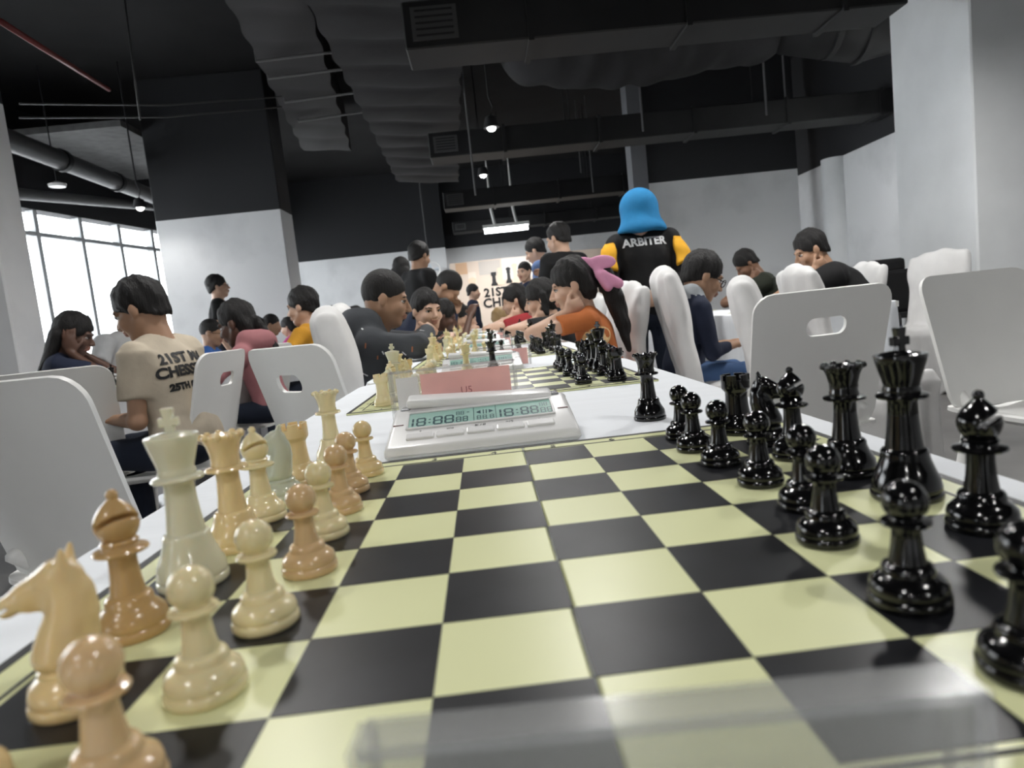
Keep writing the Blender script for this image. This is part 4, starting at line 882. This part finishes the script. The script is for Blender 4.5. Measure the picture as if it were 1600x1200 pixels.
        if E is None: E, W = ik(J, W, L1, L2, pole)
        d = nz(W - E)
        if ps == 'behind': d = nz(np.array((-sx * 1., 0, -.25)))
        if ps == 'ear': d = nz(Hm @ np.array((0, -.35, 1.)))
        b.cap(J, E, .044 * sc, .036 * sc, k=.02); b.cap(E, W, .037 * sc, .0255 * sc, k=.015); hand(b, W, d, nrm, thumb, hs, curl)
        # sleeves and shoulders
        sh.cap(Nk - u1 * .045 * sc + X * sx * .045 * sc, J, .050 * sc, .064 * sc * g, k=.05 * sc)
        if sleeve <= 1: e = J + (E - J) * sleeve; sh.cyl(J, e + (E - J) * .12, .066 * sc * g, .062 * sc * g, k=.03 * sc)
        else: sh.cap(J, E, .062 * sc, .052 * sc, k=.03 * sc); e = E + (W - E) * (sleeve - 1); sh.cyl(E - nz(W - E) * .01, e, .053 * sc, .040 * sc, k=.02)
    if hood: 
        for q in range(9): a = PI * (1.05 + .9 * q / 8); sh.ell(Nk + X * math.cos(a) * .10 * sc + Yf * (math.sin(a) * .115 - .01) * sc + u1 * (.005 - .03 * math.sin(a) * -1) * sc, np.array((.045, .045, .055)) * (1.5 if isinstance(hood, str) else 1.35) * sc, None, k=.03, tag=1 if isinstance(hood, str) else 0)
    sh.cut('cap', Nk + u1 * .02, Nk + u2 * .2, k=.012)
    sh.P[-1] = ('-cap', Nk - u1 * .005 + Yf * .008, Nk + u2 * .25, .060 * sc, .075 * sc, .012, -1)
    tr = Sdf(); kn = []
    for sx in (-1, 1):
        hpj = P + np.array((sx * .085 * sc * g, 0, -.005))
        if seated: K = np.array((sx * .10, .40 * sc, pz - .01)); A = np.array((sx * .11, .42 * sc - .03, .10))
        else: K = np.array((sx * .095 * sc, .015, .47 * sc)); A = np.array((sx * .10 * sc, -.01, .085))
        tr.cap(hpj, K, .085 * sc * g, .062 * sc, k=.04); tr.cap(K, A, .060 * sc, .046 * sc, k=.02); kn.append(A)
    tr.ell(P, np.array((.155 * g, .118 * g, .10)) * sc, k=.04)
    far = vox > .014
    fold = (lambda a, f: (lambda x, y, z: a * (np.sin(f * z + 7 * x + 3 * np.sin(9 * y)) * np.sin(5 * x + 11 * y + 2.) + .7 * np.sin(f * 1.9 * x + 21 * y + 13 * z))))
    link('body', sdf_mesh('body', b, vox * (.8 if not far else 1), [SK[skin], LIP]), root)
    smats = [shirt] + ([hood_mats[hood]] if isinstance(hood, str) else [])
    so = link('shirt', sdf_mesh('shirt', sh, vox, smats, fold(.005, 22)), root)
    link('trousers', sdf_mesh('trousers', tr, max(vox, .014), pants, fold(.003, 19)), root)
    for A in kn:
        f = Sdf().cap(A + (0, -.03, -.045), A + (0, .13, -.055), .038, .032, k=.02).cap(A + (0, 0, -.04), A + (0, 0, .02), .04, .045, k=.02).plane((0, 0, 0.002), (0, 0, 1)); link('shoe', sdf_mesh('shoe', f, .014, shoes or BLACKP), root)
    # hair
    if hair != 'none':
        h = Sdf(); FR = []; th = {'short': .04, 'crop': .018, 'mop': .055, 'long': .05, 'pony': .045, 'bob': .05, 'braid': .045}.get(hair, .04)
        h.ell(hp(0, -.065, .155), np.array((.325 + th, .395 + th, .395 + th)) * hh, HM, k=.01)
        if hair in ('short', 'mop', 'bob', 'pony', 'long'):
            for i in range(7):
                x = -.24 + i * .08; z2 = .27 - (.05 if i % 2 else 0) - (.13 if hair in ('bob', 'mop', 'pony') else 0); yf = lambda z: -.06 + .395 * math.sqrt(max(.05, 1 - ((z - .13) / .40) ** 2 - (x / .34) ** 2)); FR.append((hp(x, yf(.38) - .02, .40), hp(x, yf(z2 + .08) + .012, z2 + .08), hp(x, yf(z2) + (.045 if hair == 'mop' else .015), z2)))
        if hair not in ('crop',): h.ell(hp(0, -.20, -.12), np.array((.285, .25, .27)) * hh, HM, k=.04 * hh)
        p0 = hp(0, .13, .0 if hair != 'crop' else .04); nn = Hm @ np.array((0, -.30 if hair != 'crop' else -.42, .57)); fr = .18
        h.plane(p0, nn, k=.006)
        h.cut('ell', hp(0, .42, -.02 if hair not in ('bob', 'mop', 'pony') else -.10), np.array((.33, .26, .24)) * hh, k=.02 * hh, M=HM)
        for sx in (-1, 1): h.cut('ell', hp(sx * .40, -.03, -.06), np.array((.12, .10, .13)) * hh, k=.02 * hh, M=HM)
        for q in FR: h.cap(q[0], q[1], .05 * hh, .035 * hh, k=.02 * hh); h.cap(q[1], q[2], .035 * hh, .018 * hh, k=.012 * hh)
        if hair in ('long', 'pony', 'braid', 'bob'):
            h.ell(hp(0, -.22, -.08), np.array((.33, .26, .34)) * hh, HM, k=.05 * hh)
            if hair == 'long':
                for sx in (-1, -.4, .3, 1): h.cap(hp(sx * .25, -.28, -.1), hp(sx * .34, -.34 + .05 * sx, -1.35), .17 * hh, .11 * hh, k=.06 * hh)
            if hair == 'bob':
                for sx in (-1, 1): h.cap(hp(sx * .30, -.08, .1), hp(sx * .31, -.02, -.38), .13 * hh, .10 * hh, k=.05 * hh)
            if hair == 'pony':
                h.ell(hp(0, -.52, .12), np.array((.14, .14, .14)) * hh, HM, k=.04 * hh)
                q = [hp(0, -.55, .12), hp(.02, -.66, .0), hp(.03, -.72, -.50), hp(.02, -.70, -1.05), hp(0, -.64, -1.6)]
                for i in range(4): h.cap(q[i], q[i + 1], (.13, .18, .19, .15)[i] * hh, (.18, .19, .15, .05)[i] * hh, k=.05 * hh)
            if hair == 'braid':
                for i in range(9): t_ = i / 8; h.ell(hp(.10 * math.sin(i * 3.1) * .4, -.45 - .25 * t_, -.1 - 1.25 * t_), np.array((.13 - .05 * t_, .12 - .05 * t_, .13)) * hh, k=.015 * hh)
        link('hair', sdf_mesh('hair', h, max(vox * .75, .006), hairm or HAIR, HAIRD if hair != 'crop' else (lambda x, y, z: .0007 * np.sin(150 * x + 60 * y) * np.sin(95 * y - 30 * z))), root)
    if eyes:
        HE = Matrix([list(r) for r in Hm]).to_4x4()
        for sx in (-1, 1):
            c = hp(sx * .145, .318, .012)
            e = link('eye', EYE_ME[0], root, c, HE.to_euler(), (.062 * hh, .045 * hh, .030 * hh)); c2 = hp(sx * .145 + .004, .356, .010); link('iris', EYE_ME[1], root, c2, HE.to_euler(), (.028 * hh, .014 * hh, .029 * hh))
            a0, a1, a2 = hp(sx * .07, .388, .085), hp(sx * .15, .378, .112), hp(sx * .235, .315, .085); MB().tube([a0, a1, a2], [.010 * hh, .018 * hh, .008 * hh], 6).obj('eyebrow', HAIR, root, smooth=True)
            a0, a1, a2 = hp(sx * .075, .368, .013), hp(sx * .15, .374, .044), hp(sx * .225, .325, .013); MB().tube([a0, a1, a2], [.005 * hh, .010 * hh, .006 * hh], 5).obj('eyelash', HAIR, root, smooth=True)
    if glasses:
        m = MB()
        for sx in (-1, 1):
            c = [hp(sx * .15 + .105 * math.cos(a * PI / 8), .44, .0 + .08 * math.sin(a * PI / 8)) for a in range(17)]; m.tube(c, .0022, 5); m.tube([hp(sx * .25, .43, .02), hp(sx * .36, -.02, .03)], .0022, 5)
        m.tube([hp(-.05, .46, .02), hp(.05, .46, .02)], .0022, 5).obj('glasses', INK, root)
    root_info = dict(hp=hp, Hm=Hm, P=P, Ch=Ch, Nk=Nk, Sc=Sc, X=X, u1=u1, sc=sc, shirt=so, root=root, hh=hh, yaw=yaw, Yf=Yf)
    if extra: extra(root_info)
    return root_info
def uv_ball(n=12):
    return MB().lathe([(math.cos(-PI / 2 + PI * k / n), math.sin(-PI / 2 + PI * k / n)) if 0 < k < n else (0, -1 if k == 0 else 1) for k in range(n + 1)], n * 2)
EYE_ME = [uv_ball(8).me('eye', EYEW, True), uv_ball(8).me('iris', IRIS, True)]
hood_mats = {'grey': cloth_col('grey_hood_fabric', (.30, .32, .34))}
def back_print(info, lines, size, matr, up, name, gap=1.15, dx=0., bold=.0, name_dir=-1, roll=0.):
    # letters laid on the back of the shirt
    me = info['shirt'].data; bv = BVHTree.FromPolygons([v.co.copy() for v in me.vertices], [tuple(p.vertices) for p in me.polygons])
    X, u1, Yf = Vector(info['X']), Vector(info['u1']), Vector(info['Yf'])
    for i, (ln, k) in enumerate(lines):
        tm = text_mesh(ln, size * k, matr, bold=bold); bm = bmesh.new(); bm.from_mesh(tm); bmesh.ops.triangulate(bm, faces=bm.faces)
        for _ in range(2):
            bmesh.ops.subdivide_edges(bm, edges=[e for e in bm.edges if e.calc_length() > .012], cuts=1)
        bmesh.ops.triangulate(bm, faces=bm.faces); bm.to_mesh(tm); bm.free()
        for v in tm.vertices:
            x, y = v.co.x + dx, v.co.y - i * size * gap; x, y = x * math.cos(roll) - y * math.sin(roll), x * math.sin(roll) + y * math.cos(roll)
            o = Vector(info['P']) + u1 * (up + y) + X * x - Yf * .5; hit = bv.ray_cast(o, Yf, 1.)
            v.co = (hit[0] - Yf * .0022) if hit[0] is not None else o + Yf * .38
        link(name, tm, info['root'])
# ---- colours
GREYH = cloth_col('charcoal_hoodie', (.055, .06, .068)); BEIGE = cloth_col('beige_cotton', (.52, .45, .35)); PINKH = cloth_col('dusty_pink_fleece', (.34, .14, .15)); MUST = cloth_col('mustard_cotton', (.52, .25, .02)); BLUE = cloth_col('blue_cotton', (.04, .14, .45))
WHT = cloth_col('white_cotton', (.68, .69, .70)); LGREY = cloth_col('light_grey_cotton', (.45, .46, .47)); ORNG = cloth_col('orange_jersey', (.46, .135, .035)); RED = cloth_col('red_jersey', (.30, .025, .03)); DKNAVY = cloth_col('dark_navy_cotton', (.014, .02, .045)); SHB = cloth_col('blue_shirt', (.10, .16, .32)); DGREEN = cloth_col('dark_green_cotton', (.018, .022, .014)); AQUA = cloth_col('aqua_fleece', (.15, .45, .5)); PINK = cloth_col('pink_satin', (.80, .36, .55)); YELS = cloth_col('yellow_sleeve', (.75, .38, .02)); HIJ = cloth_col('bright_blue_scarf', (.012, .18, .40)); HOTP = cloth_col('hot_pink_cotton', (.6, .08, .3))
# ---- long table, left side (they face right)
def specks(i):
    me = i['shirt'].data; r = random.Random(4); fl = [p for p in me.polygons]; m1 = MB(); m2 = MB()
    for _ in range(70):
        p = r.choice(fl); c = p.center + p.normal * .0015; a = p.normal.orthogonal().normalized(); b_ = p.normal.cross(a); th = r.uniform(0, 6); d = a * math.cos(th) + b_ * math.sin(th); e = p.normal.cross(d)
        (m1 if r.random() < .6 else m2).add([c - d * .010 - e * .0025, c + d * .010 - e * .0025, c + d * .010 + e * .0025, c - d * .010 + e * .0025], [(0, 1, 2, 3)])
    
    for q in (m1.obj('fleck_print', WHT, i['root']), m2.obj('fleck_print', mat('rust_fleck', (.35, .12, .05)), i['root'])): q['kind'] = 'stuff'
person('boy in charcoal flecked hoodie with crossed arms at the long table', 605, 423, 2.62, -84, hh=.205, lean=20, head=(16, 0, 0), arms=('cross', 'cross'), hair='crop', skin='b', shirt=GREYH, sleeve=1.93, vox=.0075, hood=True, extra=specks, girth=1.05)
person('boy in black glancing sideways beside the boy in charcoal hoodie', 664, 455, 3.55, -84, hh=.205, lean=27, head=(8, -62, 0), arms=('rest', 'rest'), hair='short', skin='a', shirt=BLK, sleeve=1.9, vox=.009)
person('dark-haired boy in black leaning low with an aqua cloth', 697, 473, 4.5, -84, hh=.21, lean=35, head=(22, 0, 0), arms=('rest', 'reach'), hair='short', skin='c', shirt=BLK, sleeve=.5, vox=.012, eyes=False)
person('child in black bent over the fifth board', 718, 477, 5.5, -84, hh=.21, lean=36, head=(22, 0, 0), arms=('chin', 'rest'), hair='bob', skin='a', shirt=BLK, vox=.014, eyes=False)
person('child with dark hair at the far end beside the standing boy', 733, 483, 6.5, -84, hh=.21, lean=42, head=(20, 0, 0), arms=('chin', 'rest'), hair='short', skin='a', shirt=NAVY, vox=.015, eyes=False)
# ---- long table, right side (they face left)
def ribbon(i):
    hp, hh = i['hp'], i['hh']; s = Sdf(); c = hp(.12, -.50, .17)
    c = hp(-.10, -.46, .27); HM = i['Hm'].astype('f4')
    for sy, zz, rt in ((1, .31, -.25), (-1, .22, .3)): s.ell(hp(-.12, -.46 + sy * .24, zz), (.014, .056, .030), HM @ rotm(rt, 0, 0), k=.01)
    for yy in (-.86, -.66): s.cap(c, hp(-.14, (yy - .46) / 2, .02), .012, .016, k=.008).cap(hp(-.14, (yy - .46) / 2, .02), hp(-.14, yy, -.28), .014, .020, k=.008)
    s.ell(c, (.020, .020, .020), k=.008); link('hair_ribbon', sdf_mesh('hair_ribbon', s, .007, PINK, lambda x, y, z: .004 * np.sin(120 * x + 60 * z)), i['root'])
    # pale badge on the sleeve side and white side panel
    me = i['shirt'].data; bv = BVHTree.FromPolygons([v.co.copy() for v in me.vertices], [tuple(p.vertices) for p in me.polygons]); m = MB(); n = 20; V = []; c0 = Vector(i['Sc'] - i['u1'] * .09 - i['X'] * .5 + i['Yf'] * .0)
    ok = True
    for rr in (0., .5, 1.):
        for k in range(n):
            o = c0 + Vector(i['Yf']) * (.062 * rr * math.cos(k * 2 * PI / n)) + Vector(i['u1']) * (.045 * rr * math.sin(k * 2 * PI / n)); h_ = bv.ray_cast(o, Vector(i['X']), 1.); V.append(h_[0] - Vector(i['X']) * .003 if h_[0] is not None else o + Vector(i['X']) * .36)
    F = [(a * n + k, a * n + (k + 1) % n, (a + 1) * n + (k + 1) % n, (a + 1) * n + k) for a in range(2) for k in range(n)]
    m.add(V, F).obj('shirt_badge', mat('pale_badge', (.75, .52, .25), .6, vary=.3, vscale=60), i['root'], smooth=True)
    c = hp(-.30, .16, -.9)
person('girl in orange jersey with pink hair ribbon, fist on cheek', 884, 408, 2.9, 84, hh=.215, lean=16, head=(14, 0, 0), arms=('cheek', 'cheek'), hair='pony', skin='a', shirt=ORNG, sleeve=.4, vox=.0075, extra=ribbon, girth=.95)
person('girl with dark fringe leaning on her hand beyond the pink ribbon girl', 838, 444, 3.75, 84, hh=.205, lean=27, head=(14, 0, 0), arms=('cheek', 'cheek'), hair='bob', skin='a', shirt=BLK, vox=.011)
person('girl in red jersey with long dark hair at the long table', 799, 446, 4.7, 84, hh=.21, lean=34, head=(14, 0, 0), arms=('cheek', 'rest'), hair='long', skin='a', shirt=RED, vox=.013, eyes=False)
person('fair-haired child bent low at the far end of the long table', 772, 490, 6.3, 84, hh=.21, lean=46, head=(45, 0, 0), arms=('rest', 'cheek'), hair='short', hairm=HAIRB, skin='a', shirt=SHB, vox=.015, eyes=False)
person('seated person in black behind the girl with the pink ribbon', 950, 437, 4.5, 150, hh=.22, lean=14, head=(25, 0, 0), arms=('lap', 'lap'), hair='long', skin='b', shirt=BLK, sleeve=1.9, vox=.015, eyes=False)
# ---- standing people
person('young man in black standing behind the seated boys, seen from behind', 655, 379, 6.2, -50, False, hh=.235, lean=3, head=(14, 10, 0), arms=('down', 'front'), hair='mop', skin='b', shirt=BLK, sleeve=1.9, vox=.013, eyes=False)
person('woman with long dark hair standing behind the young man in black', 626, 403, 7.0, -10, False, hh=.235, lean=3, head=(10, 0, 0), arms=('down', 'down'), hair='long', skin='b', shirt=BLK, sleeve=1.9, vox=.016, eyes=False)
person('man in dark suit and white shirt bowing over the table', 716, 429, 5.0, -80, False, hh=.24, lean=42, head=(52, -20, 0), arms=('front', 'front'), hair='crop', skin='b', shirt=DKNAVY, sleeve=1.95, vox=.013, eyes=False, extra=lambda i: link('white_collar', sdf_mesh('white_collar', Sdf().cap(i['Nk'] - i['u1'] * .01, i['Nk'] + i['u1'] * .035, .072 * i['sc'], .066 * i['sc']), .012, WHT), i['root']))
person('slim boy in navy standing before the banner', 738, 444, 10.2, -100, False, hh=.22, lean=0, head=(4, 0, 0), arms=('down', 'down'), hair='short', skin='a', shirt=DKNAVY, sleeve=1.9, vox=.016, eyes=False)
person('man in blue shirt standing and looking down', 829, 374, 6.9, 72, False, hh=.24, lean=4, head=(22, 0, 0), arms=('down', 'down'), hair='short', skin='a', shirt=SHB, sleeve=1.9, vox=.013, eyes=False)
person('man in dark jacket standing behind the blue shirt man', 818, 409, 8.6, 118, False, hh=.24, lean=2, head=(4, 20, 0), arms=('down', 'down'), hair='crop', skin='a', shirt=DKNAVY, sleeve=1.9, vox=.014, eyes=True)
person('broad man in black standing with his back turned', 868, 349, 5.6, 35, False, hh=.24, lean=4, head=(12, 12, 0), arms=('front', 'front'), hair='short', skin='a', shirt=BLK, sleeve=.6, vox=.013, eyes=False, girth=1.1)
# ---- arbiter
def scarf(i):
    hp, hh = i['hp'], i['hh']; s = Sdf(); HM = i['Hm'].astype('f4')
    s.ell(hp(0, -.05, .12), np.array((.44, .52, .46)) * hh, HM, k=.02); s.cap(hp(0, -.08, .05), hp(0, -.14, -.45), .44 * hh, .47 * hh, k=.06); s.ell(hp(0, -.16, -.55), np.array((.60, .50, .24)) * hh, k=.08)
    s.cut('ell', hp(0, .50, -.05), np.array((.30, .30, .40)) * hh, k=.01, M=HM); s.plane(hp(0, 0, -.56), (0, 0, 1), k=.02)
    link('headscarf', sdf_mesh('headscarf', s, .009, HIJ, lambda x, y, z: .006 * np.sin(38 * x + 14 * z) * np.clip((1.45 - z) * 4, 0, 1)), i['root'])
    back_print(i, [('ARBITER', 1.)], .066, WHT, .405 * i['sc'], 'back_lettering', bold=.0024)
    sc = i['sc']
    Sc, X, u1 = i['Sc'], i['X'], i['u1']
    for sx in (-1, 1):
        J = Sc + X * sx * .168 * sc * 1.03 - u1 * .012 * sc; E = J + np.array((sx * .075, -.09, -.24)) * sc
        f = Sdf().cap(J + (E - J) * .12, J + (E - J) * .35, .074 * sc, .078 * sc, k=.02).cyl(J + (E - J) * .2, J + (E - J) * .74, .076 * sc, .086 * sc, k=.02).plane(J + X * sx * .005, X * sx + u1 * .05)
        link('yellow_sleeve', sdf_mesh('yellow_sleeve', f, .009, YELS, lambda x, y, z: .003 * np.sin(60 * z + 20 * x)), i['root'])
person('arbiter in blue headscarf and black vest with yellow sleeves, hands behind back', 995, 299, 4.0, -4, False, hh=.225, lean=1, head=(6, 0, 0), arms=('behind', 'behind'), hair='none', skin='a', shirt=BLK, sleeve=1.8, vox=.009, eyes=False, girth=1.06, extra=scarf)
# ---- right row
person('boy in grey and navy hoodie and glasses, seated in jeans', 1108, 396, 3.15, -88, hh=.22, lean=12, head=(26, 0, 0), arms=('lap', 'lap'), hair='short', skin='b', shirt=DKNAVY, sleeve=1.7, pants=JEANS, vox=.009, hood='grey', glasses=True, seat=.44)
person('stooping man in dark green at the side table', 1152, 395, 5.6, 82, hh=.225, lean=24, head=(40, 0, 0), arms=('cheek', 'rest'), hair='short', skin='d', shirt=DGREEN, vox=.012, eyes=False)
person('man in black shirt with chin on his hand, looking down', 1254, 350, 4.35, 72, hh=.24, lean=34, head=(24, 8, 0), arms=('cheek', 'rest'), hair='short', skin='b', shirt=BLK, sleeve=.55, vox=.0085, girth=1.1, smin=.8)
# ---- left row
def tee(i): back_print(i, [('21ST MAJA', 1.), ('CHESSTIVAL', 1.0), ('25TH 8TH SPTS', .62)], .052, INK, .365 * i['sc'], 'back_lettering', gap=.95, bold=.0026)
person('boy in beige event shirt with black lettering, head bowed', 200, 439, 2.55, 78, hh=.215, lean=8, head=(20, 12, 0), arms=('lap', 'lap'), hair='mop', skin='b', shirt=BEIGE, sleeve=.55, vox=.0075, extra=tee, girth=1.05)
person('girl in navy with dark hair, hands over her ears', 122, 490, 3.9, -72, hh=.225, lean=20, head=(24, 0, 0), arms=('ear', 'ear'), hair='long', skin='c', shirt=DKNAVY, sleeve=.6, vox=.010)
person('person in pale grey shirt behind the boy in beige', 203, 467, 4.9, -110, hh=.22, lean=8, head=(20, 0, 0), arms=('rest', 'rest'), hair='short', skin='b', shirt=LGREY, vox=.013, eyes=False)
person('man with glasses in black standing by the pillar', 334, 430, 7.3, -70, False, hh=.235, lean=0, head=(-4, 0, 0), arms=('down', 'down'), hair='mop', skin='a', shirt=BLK, sleeve=.5, vox=.013, eyes=False, glasses=True)
person('girl with dark braid in dusty pink hoodie', 358, 472, 3.6, 82, hh=.225, lean=14, head=(18, 0, 0), arms=('rest', 'rest'), hair='braid', skin='c', shirt=PINKH, sleeve=1.9, vox=.010, hood=True)
person('boy with glasses in bright blue shirt', 330, 499, 5.9, -84, hh=.22, lean=8, head=(12, 0, 0), arms=('rest', 'rest'), hair='crop', skin='b', shirt=BLUE, vox=.013, eyes=False, glasses=True)
person('boy with thick black hair in mustard shirt', 468, 450, 4.6, 78, hh=.24, lean=4, head=(8, 0, 0), arms=('rest', 'rest'), hair='mop', skin='a', shirt=MUST, vox=.011)
person('boy in white shirt beyond the girl with the braid', 425, 491, 7.7, -84, hh=.225, lean=10, head=(14, 0, 0), arms=('rest', 'rest'), hair='crop', skin='b', shirt=WHT, vox=.015, eyes=False)
person('dark-haired girl half hidden by the girl with the braid', 405, 497, 6.9, -80, hh=.22, lean=10, head=(22, 0, 0), arms=('rest', 'rest'), hair='bob', skin='b', shirt=NAVY, vox=.015, eyes=False)
person('child in hot pink facing the boy in white', 446, 497, 8.2, 84, hh=.21, lean=10, head=(16, 0, 0), arms=('rest', 'rest'), hair='pony', skin='a', shirt=HOTP, vox=.016, eyes=False)
person('dark-haired person seated behind the covered chairs', 515, 474, 10.6, 100, hh=.23, lean=4, head=(14, 0, 0), arms=('lap', 'lap'), hair='short', skin='b', shirt=BLK, vox=.016, eyes=False)
person('person seated far back against the white wall', 516, 466, 12., 80, hh=.23, lean=2, head=(10, 0, 0), arms=('lap', 'lap'), hair='crop', skin='b', shirt=NAVY, vox=.018, eyes=False)
person('dark-haired child seated behind the charcoal hoodie boy', 552, 481, 6.4, 40, hh=.225, lean=8, head=(14, 0, 0), arms=('lap', 'lap'), hair='short', skin='b', shirt=BLK, vox=.015, eyes=False)
